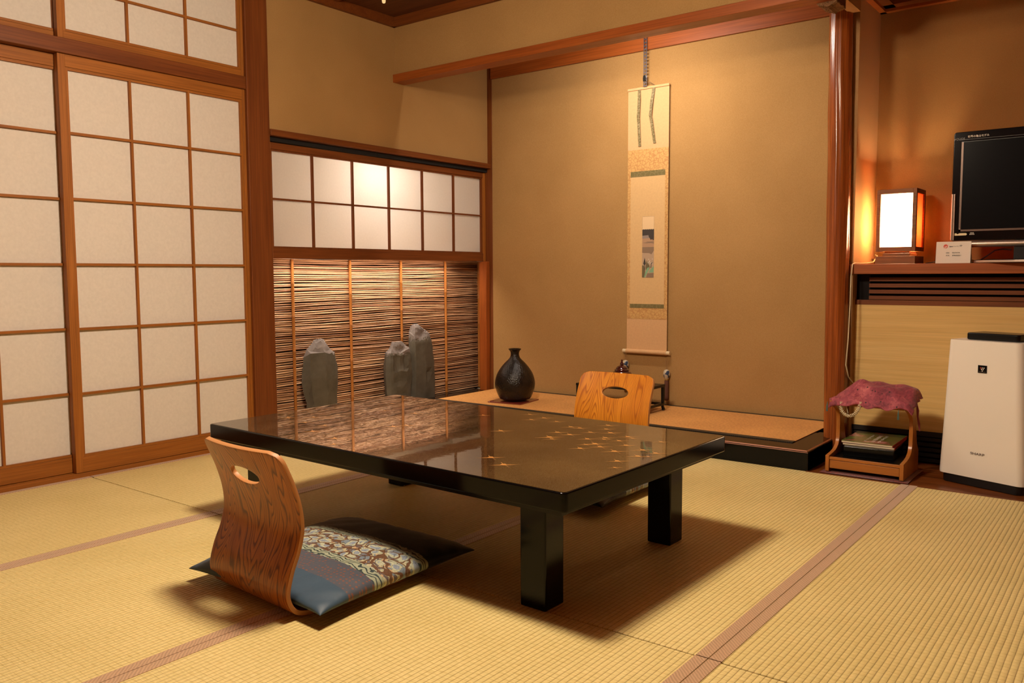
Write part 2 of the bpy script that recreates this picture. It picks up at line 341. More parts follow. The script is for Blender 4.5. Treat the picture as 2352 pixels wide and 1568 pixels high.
B().box(-.0, 3.84, -1.6, -.265, -.055, -.004).build('floor.002', M['floorwood'], kind=S, label='wooden floor behind the camera')
B().box(2.40, 5.2, YF+.002, 4.12, -.055, -.004).build('floor.003', M['floorwood'], kind=S, label='dark polished board floor strip under the phone stand and the purifier')
B().box(2.46, 5.2, 3.585, YF+.001, -.02, .0012).build('trim_1', M['dark_x'], kind=S, label='thin dark edging where the straw mats end')

# ------------------------------------------------------------------ left wall: paper doors, transoms, posts
def shoji(name, xf, y0, y1, z0, z1, ys, zs, label, stile=.03, rtop=.035, rbot=.06, pm='paper', side=0):
    t = empty(name, (xf, (y0+y1)/2, z0), 0, label, None, None, S); cy = (y0+y1)/2
    L = lambda y: y-cy
    Z = lambda z: z-z0
    f = B(); f.box(-.03, 0, L(y0), L(ys[0]-.006), 0, Z(z1)); f.box(-.03, 0, L(ys[-1]+.006), L(y1), 0, Z(z1))
    f.build('stile', M['frame_z'], t, bevel=.0015)
    f = B(); f.box(-.029, -.001, L(ys[0]-.006), L(ys[-1]+.006), 0, Z(zs[0]-.006)); f.box(-.029, -.001, L(ys[0]-.006), L(ys[-1]+.006), Z(zs[-1]+.006), Z(z1))
    f.build('rail', M['frame_y'], t, bevel=.0015)
    g = B(); w_ = .0052
    for y in ys: g.box(-.016, -.003, L(y-w_), L(y+w_), Z(zs[0]-w_), Z(zs[-1]+w_))
    g.build('lattice_upright', M['frame_z'], t)
    g = B()
    for z in zs: g.box(-.0158, -.0032, L(ys[0]-w_), L(ys[-1]+w_), Z(z-w_), Z(z+w_))
    g.build('lattice_crossbar', M['frame_y'], t)
    # paper, slightly slack in each pane
    nv, nw = 40, 60; b = B(); rr = random.Random(hash(name) % 997 if False else len(name)*13+int(y0*100))
    vs = []
    for a in range(nw+1):
        z = zs[0]-.003 + (zs[-1]-zs[0]+.006)*a/nw
        for c in range(nv+1):
            y = ys[0]-.003 + (ys[-1]-ys[0]+.006)*c/nv
            vs.append((-.0168, L(y), Z(z)))
    fs = [(a*(nv+1)+c, a*(nv+1)+c+1, (a+1)*(nv+1)+c+1, (a+1)*(nv+1)+c) for a in range(nw) for c in range(nv)]
    b.add(vs, fs).build('paper', M[pm], t, smooth=True)
    return t
ZS = [.0945, .363, .6425, .9185, 1.1946, 1.4685, 1.7328]
YR = [1.637, 1.9101, 2.1938, 2.478]
DZ0, DZ1 = .022, 1.79
d1 = shoji('door_1', 0, 1.600, 2.532, DZ0, DZ1, YR, ZS, 'right sliding paper door, front track, beside the dark corner post')
B().box(0-.004, .0008, 2.505-2.066, 2.517-2.066, .845, .905).build('pull', M['gap'], d1)
shoji('door_2', -.035, .735, 1.665, DZ0, DZ1, [.775, 1.058, 1.335, 1.612], ZS, 'left sliding paper door, rear track, cut by the left edge of the photo')
shoji('door_3', 0, -.26, .76, DZ0, DZ1, [-.2, .1, .4, .7], ZS, 'paper door outside the frame on the left')
ZT = [1.890, 2.073, 2.256, 2.33]
shoji('window_1', 0, 1.606, 2.532, 1.855, 2.37, YR, ZT, 'right transom of lattice and paper above the doors')
shoji('window_2', -.035, .735, 1.660, 1.855, 2.37, [.775, 1.058, 1.335, 1.612], ZT, 'left transom of lattice and paper above the doors')
B().box(-.09, -.002, -1.3, 2.50, -.06, .020).build('trim_2', M['frame_y'], kind=S, bevel=.001, label='wooden door sill track under the paper doors')
B().box(-.09, .012, -1.3, 2.50, 1.791, 1.853).build('trim_3', M['dark_y'], kind=S, bevel=.002, label='dark lintel between the paper doors and the transoms')
B().box(-.10, .02, 2.499, 2.630, -.055, CEIL).build('trim_4', M['dark_z'], kind=S, bevel=.003, label='dark square corner post right of the paper doors')
# wall panels
wl = B(); wl.box(-.10, 0, 2.63, 4.5, 1.614, CEIL+.3); wl.box(-.10, 0, -1.3, -.26, -.05, CEIL); wl.box(-.09, 0, .0-.26, 2.5, 2.371, CEIL+.02)
wl.build('wall_left', M['plaster'], kind=S, label='ochre plaster wall above the small paper window')
B().box(-.62, -.5, -1.7, 4.9, -.1, 2.8).build('wall_left.001', M['plaster'], kind=S, label='outer wall behind the paper doors')
# paper window with lit box behind
WY = [2.665, 2.937, 3.224, 3.510, 3.799, 4.093, 4.377]
w3 = empty('window_3', (-.02, 3.52, .957), 0, 'low wide paper window glowing from behind, above the brushwood screen', None, None, S)
f = B(); f.box(-.026, 0, -.86, .88, 0, 1.012-.957); f.box(-.026, 0, -.86, .88, 1.521-.957, 1.556-.957); f.build('rail', M['dark_y'], w3, bevel=.0015)
f = B(); f.box(-.027, .001, 4.383-3.52, 4.409-3.52, 0, 1.556-.957); f.box(-.027, .001, 2.636-3.52, 2.660-3.52, 0, 1.556-.957); f.build('stile', M['frame_z'], w3, bevel=.0015)
g = B()
for y in WY: g.box(-.020, -.006, y-3.52-.0055, y-3.52+.0055, .05, .575)
for z in (1.0155, 1.2665, 1.518): g.box(-.0198, -.0062, 2.66-3.52, 4.383-3.52, z-.957-.0048, z-.957+.0048)
g.build('lattice', M['dark_z'], w3)
vs = []; nv, nw = 90, 30; rnd = random.Random(3)
fold = [(rnd.uniform(0, 1), rnd.uniform(0, 1), rnd.uniform(-.6, .6)) for _ in range(9)]
for a in range(nw+1):
    for c in range(nv+1):
        y = 2.66 + 1.722*c/nv; z = 1.013 + .508*a/nw; dx = 0
        for (fa, fc, sl) in fold:
            d = abs((c/nv-fc)*1.722 + sl*(a/nw-fa)*.4); dd = math.exp(-(((c/nv-fc)/.05)**2 + ((a/nw-fa)/.25)**2)); dx += .0016*dd*cos(d*160)
        vs.append((-.0215+dx, y-3.52, z-.957))
B().add(vs, [(a*(nv+1)+c, a*(nv+1)+c+1, (a+1)*(nv+1)+c+1, (a+1)*(nv+1)+c) for a in range(nw) for c in range(nv)]).build('paper', M['paper_lit'], w3, smooth=True)
B().box(-.05, .028, 2.63, YB+.002, 1.582, 1.614).build('trim_5', M['dark_y'], kind=S, bevel=.002, label='dark rail above the glowing paper window')
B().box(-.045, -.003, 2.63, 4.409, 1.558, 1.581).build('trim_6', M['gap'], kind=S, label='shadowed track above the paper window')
B().box(-.055, .040, 4.411, 4.45, .068, 2.6).build('trim_7', M['dark_z'], kind=S, bevel=.002, label='slim dark post in the far left corner of the alcove')
B().box(-.05, .012, 4.372, 4.411, .0685, .956).build('trim_8', M['red_z'], kind=S, bevel=.002, label='reddish post foot at the right end of the brushwood screen')
# light box shell behind window
lin = flat('cream_lining', (.70, .60, .48), .8)
for bx_, lb_ in (((-.44, -.425, 2.5, 4.53, .96, 1.62), 'pale lining at the back of the lit box behind the paper window'), ((-.44, -.10, 2.5, 4.53, 1.60, 1.62), 'pale lining above the lit box behind the paper window'),
                 ((-.44, -.10, 4.503, 4.53, .0, 1.62), 'pale lining at the far end of the lit box'), ((-.44, -.10, 2.47, 2.499, .0, 1.62), 'pale lining at the near end of the lit box'), ((-.44, -.19, 2.5, 4.502, .958, .968), 'pale lining under the lit box')):
    B().box(*bx_).build('wall_back_left', lin, kind=S, label=lb_)
B().box(-.155, -.055, 4.490, 4.5015, .0685, .957).build('trim_9', M['frame_z'], kind=S, bevel=.001, label='bright cedar board closing the stone alcove at its far end')

# ------------------------------------------------------------------ brushwood screen
bs = empty('brushwood_screen', (-.165, 3.5, .068), 0, 'screen of thin horizontal brown twigs with upright bamboo canes behind the standing stones', 'screen')
B().box(-.02, -.012, -.97, 1.0, 0, .90).build('backing', M['gap'], bs)
canes = [-.617+.0, -.197, .226, .645, .994]; canes[0] = 2.883-3.5; 
g = B(); nrod = 76; rnd = random.Random(11)
secy = [-.96, -.617, -.197, .226, .645, 1.0]
slopes = [rnd.uniform(-.004, .004) for _ in range(6)]
for i in range(nrod):
    z0 = .004 + .885*i/(nrod-1); pts = []
    wob = rnd.uniform(-.0012, .0012)
    for k, y in enumerate(secy):
        dz = wob + .0035*sin(i*.19+k*1.7) + rnd.uniform(-.0022, .0022)
        pts.append((rnd.uniform(-.0015, .0015), y, min(.893, max(.004, z0+dz))))
        if k < 5:
            yy = (y+secy[k+1])/2; pts.append((rnd.uniform(-.002, .002), yy, min(.893, max(.004, z0+wob+.0035*sin(i*.19+(k+.5)*1.7)+rnd.uniform(-.002, .002)))))
    r = rnd.uniform(.0042, .0057); g.tube([(p[0]-.003, p[1], p[2]) for p in pts], [r*rnd.uniform(.9, 1.08) for _ in pts], 6)
g.build('twigs', M['twig'], bs, smooth=True, angle=80)
for k, y in enumerate(canes):
    c = B(); rr = random.Random(k); z = 0; zz = [0]; off = rr.uniform(.05, .18)
    nodes = []; q = off
    while q < .87: nodes.append(q); q += rr.uniform(.17, .23)
    prof = [(.0085, 0)]
    for q in nodes: prof += [(.0085, q-.006), (.0098, q-.002), (.0082, q), (.0098, q+.002), (.0085, q+.006)]
    prof.append((.0085, .888)); c.lathe(prof, (.009, y, .001), 12)
    c.build('bamboo_cane', M['bamboo'], bs, smooth=True)

# ------------------------------------------------------------------ standing stones
def stone(x, y, z, pts_z, label, seed, rz=0, scoops=()):
    """pts_z: list of (z, half width y, half depth x, shift y)"""
    rnd = random.Random(seed); n = 8; b = B(); rings = []
    ang = [2*pi*k/n + rnd.uniform(-.16, .16) for k in range(n)]; rad = [rnd.uniform(.84, 1.10) for _ in range(n)]
    for i, (zz, hw, hd, sh) in enumerate(pts_z):
        for k in range(n):
            e = rad[k]*rnd.uniform(.96, 1.04)
            jz = rnd.uniform(-.018, .018) if 0 < i < len(pts_z)-1 else 0
            if i == 0: jz = 0
            b.v.append((hd*e*cos(ang[k]), sh + hw*e*sin(ang[k]), zz+jz))
    L = len(pts_z)
    for i in range(L-1):
        for k in range(n):
            b.f.append((i*n+k, i*n+(k+1) % n, (i+1)*n+(k+1) % n, (i+1)*n+k)); b.m.append(0)
    b.f.append(tuple(range(n-1, -1, -1))); b.m.append(0); b.f.append(tuple((L-1)*n+k for k in range(n))); b.m.append(0)
    o = b.build('standing_stone', [M['stone'], M['stone_top']], label=label, cat='stone', group='grey stones standing in the alcove')
    me = o.data; bm = bmesh.new(); bm.from_mesh(me); bmesh.ops.triangulate(bm, faces=bm.faces)
    bmesh.ops.subdivide_edges(bm, edges=bm.edges, cuts=3 if scoops else 1, use_grid_fill=True)
    top = pts_z[-1][0]
    for (sy, sz_, ry, rz_, dp) in scoops:
        for v_ in bm.verts:
            d = ((v_.co.y-sy)/ry)**2 + ((v_.co.z-sz_)/rz_)**2
            if d < 1 and v_.co.x > 0: v_.co.x -= dp*(1-d)
    for v_ in bm.verts:
        if v_.co.z > .002: v_.co += Vector((rnd.uniform(-1, 1), rnd.uniform(-1, 1), rnd.uniform(-.6, .6)))*(.0015 if scoops else .0035)
    for f_ in bm.faces:
        c = f_.calc_center_median()
        f_.material_index = 1 if c.z > top*.80 + rnd.uniform(-.012, .012) else 0  # upper part of each stone set paler than its body
    bm.normal_update(); bm.to_mesh(me); bm.free()
    me.shade_smooth(); me.set_sharp_from_angle(angle=radians(16))
    md = o.modifiers.new('b', 'BEVEL'); md.width = .0025; md.segments = 1; md.limit_method = 'ANGLE'; md.angle_limit = radians(16)
    o.location = (x, y, z); o.rotation_euler = (0, 0, rz); return o
BZ = .068
stone(-.088, 3.005, BZ, [(0, .105, .040, .010), (.07, .110, .044, .008), (.20, .128, .046, .0), (.26, .124, .045, -.003), (.35, .112, .038, -.002), (.385, .082, .028, -.005), (.42, .040, .017, -.004), (.442, .010, .006, -.004)], 'leftmost dark pointed stone, standing alone between two bamboo canes', 5)
stone(-.070, 3.600, BZ, [(0, .108, .040, .0), (.08, .116, .045, .0), (.20, .124, .046, 0), (.27, .122, .044, .0), (.325, .112, .036, .0), (.362, .072, .026, .0), (.388, .044, .016, -.006)], 'short stone with scooped hollows leaning against the tallest stone', 8, 0, ((-.03, .25, .035, .07, .022), (.035, .26, .03, .06, .018), (-.01, .15, .05, .05, .016), (.0, .06, .055, .05, .014), (0, .335, .05, .03, .010)))
stone(-.082, 3.822, BZ, [(0, .130, .040, .0), (.10, .128, .044, .0), (.24, .120, .044, .0), (.36, .112, .042, -.01), (.42, .100, .036, -.018), (.455, .065, .026, -.03), (.488, .018, .010, -.048)], 'tallest grey stone, with a notch on its right face', 12, 0, ((.03, .17, .03, .035, .014), (.075, .185, .022, .007, .02), (-.02, .42, .05, .03, .008)))

# ------------------------------------------------------------------ tokonoma (raised alcove)
tf = empty('trim_10', (0, 0, 0), 0, 'raised black lacquered sill and platform of the picture alcove', None, None, S)
PZ, PX = .0885, 2.465
B().box(.02, PX, YF+.003, 4.10, -.04, PZ-.004).build('platform', M['lacquer'], tf, bevel=.001)
B().box(-.16, PX-.003, 3.600, YB, .0, BZ-.0005).build('platform_base', M['lacquer'], tf)
fr = B()
# top with copper chamfer along front and right edge
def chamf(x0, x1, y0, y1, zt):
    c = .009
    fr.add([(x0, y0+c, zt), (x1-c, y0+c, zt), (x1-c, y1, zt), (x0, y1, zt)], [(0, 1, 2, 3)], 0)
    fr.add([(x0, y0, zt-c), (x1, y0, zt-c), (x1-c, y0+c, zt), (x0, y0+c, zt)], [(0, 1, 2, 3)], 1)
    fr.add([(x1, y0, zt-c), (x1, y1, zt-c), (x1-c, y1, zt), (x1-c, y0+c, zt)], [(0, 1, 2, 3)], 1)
    fr.add([(x0, y0, 0), (x1, y0, 0), (x1, y0, zt-c), (x0, y0, zt-c)], [(0, 1, 2, 3)], 0)
    fr.add([(x1, y0, 0), (x1, y1, 0), (x1, y1, zt-c), (x1, y0, zt-c)], [(0, 1, 2, 3)], 0)
chamf(.02, PX, YF+.001, 4.05, PZ)
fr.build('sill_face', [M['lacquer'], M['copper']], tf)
am = empty('alcove_mat', (1.2, 4.09, PZ), 0, 'thin reddish straw mat with black borders lying on the black alcove platform', 'mat')
B().box(.10-1.2, 2.349-1.2, 3.775-4.09, YB-4.09-.004, 0.0005, .0030).build('woven_surface', M['tokotatami'], am)
for y0, y1 in ((3.738, 3.777), (4.376, 4.409)):
    B().box(.10-1.2, 2.349-1.2, y0-4.09, y1-4.09, .0003, .00345).build('border', M['heri_black'], am)
B().box(-.0, 2.60, YB, YB+.12, -.05, 2.8).build('wall_back', M['plaster'], kind=S, label='ochre plaster back wall behind the hanging scroll')
B().box(.041, 2.60, YB-.018, YB, 2.172, 2.36).build('trim_11', M['red_x'], kind=S, bevel=.002, label='reddish wooden band along the top of the alcove back wall')
B().box(-.0, 2.53, 3.545, 3.60, 2.049, 2.7).build('wall_front_lintel', M['plaster'], kind=S, label='hanging plaster wall above the alcove beam')
B().box(-.0, 2.525, 3.528, 3.622, 2.004, 2.050).build('trim_12', M['red_x'], kind=S, bevel=.002, label='long reddish beam across the front of the picture alcove')
# rough end block and side wall
rb = B(); rnd = random.Random(4); nx, ny = 6, 14
vs = []
for a in range(ny+1):
    for c in range(nx+1):
        x = 2.452 + .082*c/nx; y = 3.615+.125*a/ny; zz = 1.985 + rnd.uniform(-.004, .004) + .014*abs(c/nx-.5)*2
        vs.append((x, y, zz))
for a in range(ny+1):
    for c in range(nx+1): vs.append((2.452+.082*c/nx, 3.615+.125*a/ny, 2.06))
n0 = (nx+1)*(ny+1); fs = []
for a in range(ny):
    for c in range(nx):
        i = a*(nx+1)+c; fs.append((i, i+1, i+nx+2, i+nx+1)); fs.append((n0+i, n0+i+nx+1, n0+i+nx+2, n0+i+1))
for a in range(ny):
    i = a*(nx+1); fs.append((i, i+nx+1, n0+i+nx+1, n0+i)); i += nx; fs.append((i, n0+i, n0+i+nx+1, i+nx+1))
for c in range(nx):
    i = c; fs.append((i, n0+i, n0+i+1, i+1)); i = ny*(nx+1)+c; fs.append((i, i+1, n0+i+1, n0+i))
rb.add(vs, fs).build('trim_13', wood('rough_bark', (.12, .05, .018), (.26, .13, .05), 'y', .8, dark=.4), kind=S, label='rough hewn beam end above the round pillar')
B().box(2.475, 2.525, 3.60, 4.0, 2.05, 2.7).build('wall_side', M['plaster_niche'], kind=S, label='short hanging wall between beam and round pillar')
B().box(-.1, 2.6, 3.6, YB, 2.45, 2.5).build('ceiling_1', M['ceiling'], kind=S, label='ceiling board inside the picture alcove')
# round pillar with ripples
pb = B(); nseg, nang = 120, 48; vs = []; rnd = random.Random(21)
ph = [rnd.uniform(0, 6.28) for _ in range(8)]
for i in range(nseg+1):
    z = -.05 + 2.6*i/nseg; t = max(0, min(1, z/2.0)); cx = 2.4625 - .022*t; cy = 4.0
    for k in range(nang):
        a = 2*pi*k/nang
        r = .0505 + .0016*sin(11*a+ph[0]+1.3*sin(z*5.1+ph[1])) + .0009*sin(17*a+ph[2]+1.8*sin(z*7.3+a*2+ph[3])) + .0006*sin(29*a+ph[4]+2*sin(z*11+ph[5]))
        vs.append((cx+r*cos(a), cy+r*sin(a), z))
fs = [(i*nang+k, i*nang+(k+1) % nang, (i+1)*nang+(k+1) % nang, (i+1)*nang+k) for i in range(nseg) for k in range(nang)]
fs += [tuple(range(nang-1, -1, -1)), tuple(nseg*nang+k for k in range(nang))]
M['pillar'] = wood('pillar_wood', (.24, .052, .008), (.37, .095, .017), 'z', .26, fine=1.3, coat=.35, dark=.62)
pb.add(vs, fs).build('trim_14', M['pillar'], kind=S, smooth=True, angle=80, label='polished round rippled pillar between picture alcove and television niche')

# ------------------------------------------------------------------ television niche
NY = 4.385; NX = 2.515
B().box(2.47, NX, 4.03, NY+.1, -.05, 2.7).build('wall_niche_side', plaster('plaster_niche_side', (.34, .18, .07), (.42, .23, .10), .6), kind=S, label='narrow side wall of the niche lit by the lamp')  # lighter copy of the niche plaster, lamplight put into its colour
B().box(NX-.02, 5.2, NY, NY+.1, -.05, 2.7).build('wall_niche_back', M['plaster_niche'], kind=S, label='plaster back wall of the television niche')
nc = empty('ceiling_2', (0, 0, 0), 0, 'red brown niche ceiling with dark frame', None, None, S)
B().box(2.47, 5.2, 3.60, NY+.02, 2.20, 2.23).build('board', wood('niche_ceiling', (.30, .06, .02), (.40, .09, .03), 'x', .5), nc)
b = B(); b.box(NX, 5.2, NY-.030, NY, 2.128, 2.142); b.box(NX, NX+.028, 3.66, NY, 2.128, 2.142); b.build('moulding', M['red_x'], nc)
b = B(); b.box(NX, 5.2, NY-.085, NY-.02, 2.142, 2.20); b.box(NX, NX+.075, 3.66, NY, 2.142, 2.20); b.build('frame', M['dark_x'], nc)
B().box(2.53, 5.2, 3.545, 3.60, 2.02, 2.7).build('wall_front_lintel.001', M['plaster'], kind=S, label='hanging plaster wall above the television niche')
sh = B().box(2.50, 5.0, 4.015, NY-.001, .862, .908).build('niche_shelf', M['red_x'], bevel=.002, label='long reddish brown wooden shelf carrying the lamp and the television', cat='shelf')
cb = empty('vent_cabinet', (0, 0, 0), 0, 'low built in cabinet under the shelf with pale cedar panel and slotted vents', 'cabinet')
B().box(2.508, 5.0, 4.135, 4.15, -.03, .861).build('backing', M['gap'], cb)
B().box(2.508, 5.0, 4.08, 4.10, .145, .718).build('cedar_panel', M['beige_panel'], cb)
b = B()
for z in (.837, .8085, .780, .752): b.box(2.575, 5.0, 4.082, 4.102, z-.0088, z+.0088)
b.build('upper_vent_slats', M['dark_x'], cb)
B().box(2.508, 5.0, 4.078, 4.104, .7185, .741).build('upper_rail', M['dark_x'], cb, bevel=.001)
B().box(2.508, 2.575, 4.10, 4.12, .742, .861).build('end_post', M['lacquer_dull'], cb)
b = B()
for z in (.012, .036, .060, .084, .108): b.box(2.508, 5.0, 4.085, 4.105, z-.008, z+.008)
b.box(2.508, 5.0, 4.078, 4.104, .122, .1445); b.build('lower_vent_slats', flat('black_slats', (.010, .007, .006), .45), cb)
# closing walls and ceiling
B().box(5.0, 5.1, -1.7, 4.9, -.1, 2.8).build('wall_right', M['frame_z'], kind=S, label='dark boarded wall on the right, outside the frame')
B().box(-.6, 5.2, -1.7, -1.6, -.1, 2.8).build('wall_front', M['frame_z'], kind=S, label='dark boarded wall behind the camera')
B().box(-.6, 5.2, -1.7, 3.545, CEIL, CEIL+.05).build('ceiling', M['ceiling'], kind=S, label='dark brown boarded ceiling')
B().box(-.6, 5.2, -1.7, 4.9, 2.75, 2.8).build('ceiling_3', M['ceiling'], kind=S, label='roof closing the room from above')
b = B(); b.box(0, 5.0, 3.520, 3.545, 2.322, CEIL); b.box(0, .025, 2.62, 3.545, 2.322, CEIL); b.box(0, .025, -1.6, 2.5, 2.335, CEIL)
b.build('trim_15', M['dark_x'], kind=S, bevel=.001, label='dark moulding where walls meet the ceiling')
b = B()
for k in range(10): b.box(.026, 5.0, 3.06-.46*k, 3.085-.46*k, CEIL-.02, CEIL)
b.build('trim_16', M['dark_x'], kind=S, label='slim ceiling battens')

# ------------------------------------------------------------------ low lacquer table
TA = -.022; TW, TD, TH = 1.537, .902, .348; TCX, TCY = 1.792, 2.031
tb = empty('low_table', (TCX, TCY, 0), TA, 'large black lacquered low table with gold cranes on its brown top', 'table')
def slab(b, w_, d_, r, z0, z1, m=0):
    b.prism(rrect(w_, d_, r), 'z', z0, z1, m)
b = B(); slab(b, TW, TD, .016, TH-.050, TH-.0006); b.build('table_edge', M['lacquer'], tb, bevel=.004, seg=3)
b = B()
P0 = rrect(TW-.010, TD-.010, .014); n = len(P0)
b.add([(x, y, TH) for x, y in P0], [tuple(range(n))], 0); b.add([(x, y, TH-.001) for x, y in P0], [tuple(range(n-1, -1, -1))], 0)
CR = [(1.933, 2.099, .04, 36), (2.162, 1.764, .041, 37), (2.248, 1.714, .041, 37), (1.817, 2.421, .033, 36), (1.905, 2.389, .038, 36), (1.888, 2.333, .035, 36), (1.985, 2.354, .034, 37), (2.083, 2.296, .038, 36), (2.12, 2.296, .035, 36), (2.101, 2.189, .039, 37), (2.155, 2.18, .039, 36), (2.127, 2.106, .048, 37), (2.149, 2.086, .029, 36), (2.171, 2.396, .039, 36), (2.202, 2.332, .035, 36), (2.189, 2.253, .035, 36), (2.248, 2.283, .042, 37), (2.24, 2.153, .035, 36), (2.277, 2.202, .038, 36), (2.287, 2.178, .028, 37), (2.327, 2.258, .036, 37), (2.337, 2.185, .033, 36), (2.35, 2.246, .024, 36), (2.301, 2.101, .044, 37), (2.284, 2.075, .028, 36), (2.389, 2.138, .034, 37), (2.3, 2.018, .036, 36), (2.337, 2.072, .036, 37), (2.405, 2.042, .042, 37), (2.463, 2.107, .038, 36), (2.45, 2.247, .028, 36), (2.515, 2.09, .035, 36), (2.492, 2.024, .036, 37), (2.52, 2.036, .02, 36), (2.477, 1.935, .036, 36), (2.512, 1.863, .024, 37), (1.456, 2.183, .032, 36), (1.586, 1.942, .038, 36), (1.608, 1.984, .037, 36), (1.69, 2.302, .029, 36), (1.315, 2.161, .025, 36), (1.212, 2.302, .027, 36), (1.184, 2.4, .028, 35), (1.147, 1.837, .045, 36), (1.275, 1.812, .032, 36), (1.431, 1.718, .038, 36), (1.38, 1.813, .031, 36), (1.585, 1.683, .036, 37), (1.655, 1.619, .031, 37), (1.212, 1.901, .033, 36)]
wing = [(-1.08, -.17), (-.6, -.06), (-.26, .02), (-.18, .20), (-.04, .33), (.10, .30), (.19, .06), (.6, .05), (1.08, .13), (.55, -.05), (.2, -.10), (.02, -.17), (-.2, -.11), (-.6, -.14)]
legs_ = [(.08, -.12), (.13, -.14), (.37, -.72), (.44, -.85), (.30, -.62)]
neck = [(-.10, .24), (-.04, .22), (-.15, .62), (-.22, .80), (-.19, .60)]
k_ = 0
for (cx, cy, L, a) in CR:
    ca, sa = cos(radians(a)-TA), sin(radians(a)-TA)
    dx, dy = cx-TCX, cy-TCY; lx = dx*cos(TA)+dy*sin(TA); ly = -dx*sin(TA)+dy*cos(TA)
    if abs(lx) > TW/2-.045: L = min(L, .022)
    for poly in (wing, legs_, neck):
        k_ += 1; z = TH + .00012 + .000004*k_
        b.add([(lx+L*(px*ca-py*sa), ly+L*(px*sa+py*ca), z) for px, py in poly], [tuple(range(len(poly)))], 1)
b.build('tabletop', [M['tabletop'], M['gold']], tb, label='brown gold flecked lacquer top inlaid with flying gold cranes')
b = B(); b.box(-TW/2+.03, TW/2-.03, -TD/2+.03, TD/2-.03, TH-.068, TH-.0505); b.build('under_frame', M['lacquer_dull'], tb)
IX, IY, LW = .114, .076, .083
for sx_ in (-1, 1):
    for sy_ in (-1, 1):
        b = B(); x1_, y1_ = sx_*(TW/2-IX-LW/2), sy_*(TD/2-IY-LW/2)
        b.box(x1_-LW/2, x1_+LW/2, y1_-LW/2, y1_+LW/2, .0012, TH-.0685); b.build('leg', M['lacquer'], tb, bevel=.005, seg=3)

# ------------------------------------------------------------------ legless chairs
def zaisu(loc, rz, label, pm, side=1):
    t = empty('legless_chair', loc, rz, label, 'chair', 'bent plywood legless chairs at the low table')
    key = [(.400, .0075), (.30, .0075), (.18, .0075), (.085, .0078), (.045, .011), (.018, .022), (.002, .045), (-.002, .075), (.012, .125), (.034, .175), (.047, .225), (.044, .28), (.028, .34), (.006, .395), (-.010, .432)]
    # resample by arc length with Catmull-Rom
    P = [Vector(k) for k in key]; S_ = []
    for i in range(len(P)-1):
        p0, p1, p2, p3 = P[max(i-1, 0)], P[i], P[i+1], P[min(i+2, len(P)-1)]
        for q in range(8):
            u = q/8; S_.append(.5*((2*p1)+(-p0+p2)*u+(2*p0-5*p1+4*p2-p3)*u*u+(-p0+3*p1-3*p2+p3)*u**3))
    S_.append(P[-1]); L = [0]
    for i in range(1, len(S_)): L.append(L[-1]+(S_[i]-S_[i-1]).length)
    T = L[-1]
    def prof(s):
        s = max(0, min(T, s))
        for i in range(1, len(L)):
            if L[i] >= s: u = (s-L[i-1])/(L[i]-L[i-1]+1e-9); return S_[i-1].lerp(S_[i], u)
        return S_[-1]
    nu, ns = 56, 110; hs = T-.088; ha, hb = .066, .026
    def hw(s):
        z = prof(s).y; base = .187 - .004*max(0, (z-.03)/.40)
        d = T-s; r = .035
        if d < r: base -= r - sqrt(max(0, r*r-(r-d)**2))
        if s < r: base -= r - sqrt(max(0, r*r-(r-s)**2))
        return base
    bm = bmesh.new(); grid = []; ul = bm.loops.layers.uv.new('UVMap'); fl = {}
    for i in range(ns+1):
        s = T*i/ns
        row = []
        for k in range(nu+1):
            u = -1+2*k/nu; row.append([u*hw(s), s])
        grid.append(row)
    inside = lambda q: (q[0]/ha)**2+((q[1]-hs)/hb)**2 < 1
    keep = {}
    for i in range(ns):
        for k in range(nu):
            cxy = [sum(grid[a][c][j] for a, c in ((i, k), (i, k+1), (i+1, k+1), (i+1, k)))/4 for j in (0, 1)]
            keep[(i, k)] = not inside(cxy)
    for i in range(1, ns):
        for k in range(1, nu):
            nb_ = [keep[(i-1, k-1)], keep[(i-1, k)], keep[(i, k-1)], keep[(i, k)]]
            if any(nb_) and not all(nb_):
                x, s = grid[i][k]; f_ = sqrt((x/ha)**2+((s-hs)/hb)**2); grid[i][k] = [x/f_, hs+(s-hs)/f_]
    vm = {}
    def vert(i, k):
        if (i, k) not in vm:
            x, s = grid[i][k]; p = prof(s); z = p.y
            c = -.030*max(0, (z-.06)/.37)*(1-(x/.2)**2)
            v_ = bm.verts.new((x, p.x+c, z)); vm[(i, k)] = v_; fl[v_] = (x+.25, s)
        return vm[(i, k)]
    for i in range(ns):
        for k in range(nu):
            if keep[(i, k)]:
                f_ = bm.faces.new([vert(i, k), vert(i, k+1), vert(i+1, k+1), vert(i+1, k)])
                for l in f_.loops: l[ul].uv = fl[l.vert]
    bmesh.ops.recalc_face_normals(bm, faces=bm.faces)
    me = bpy.data.meshes.new('shell'); bm.to_mesh(me); bm.free(); me.materials.append(pm); me.materials.append(M['ply_edge'])
    me.shade_smooth()
    o = bpy.data.objects.new('bent_shell', me); COL.objects.link(o); o.parent = t
    md = o.modifiers.new('sol', 'SOLIDIFY'); md.thickness = .012; md.offset = 0; md.material_offset_rim = 1; md.use_even_offset = True
    md2 = o.modifiers.new('bev', 'BEVEL'); md2.width = .0018; md2.segments = 2; md2.limit_method = 'ANGLE'; md2.angle_limit = radians(50)
    return t
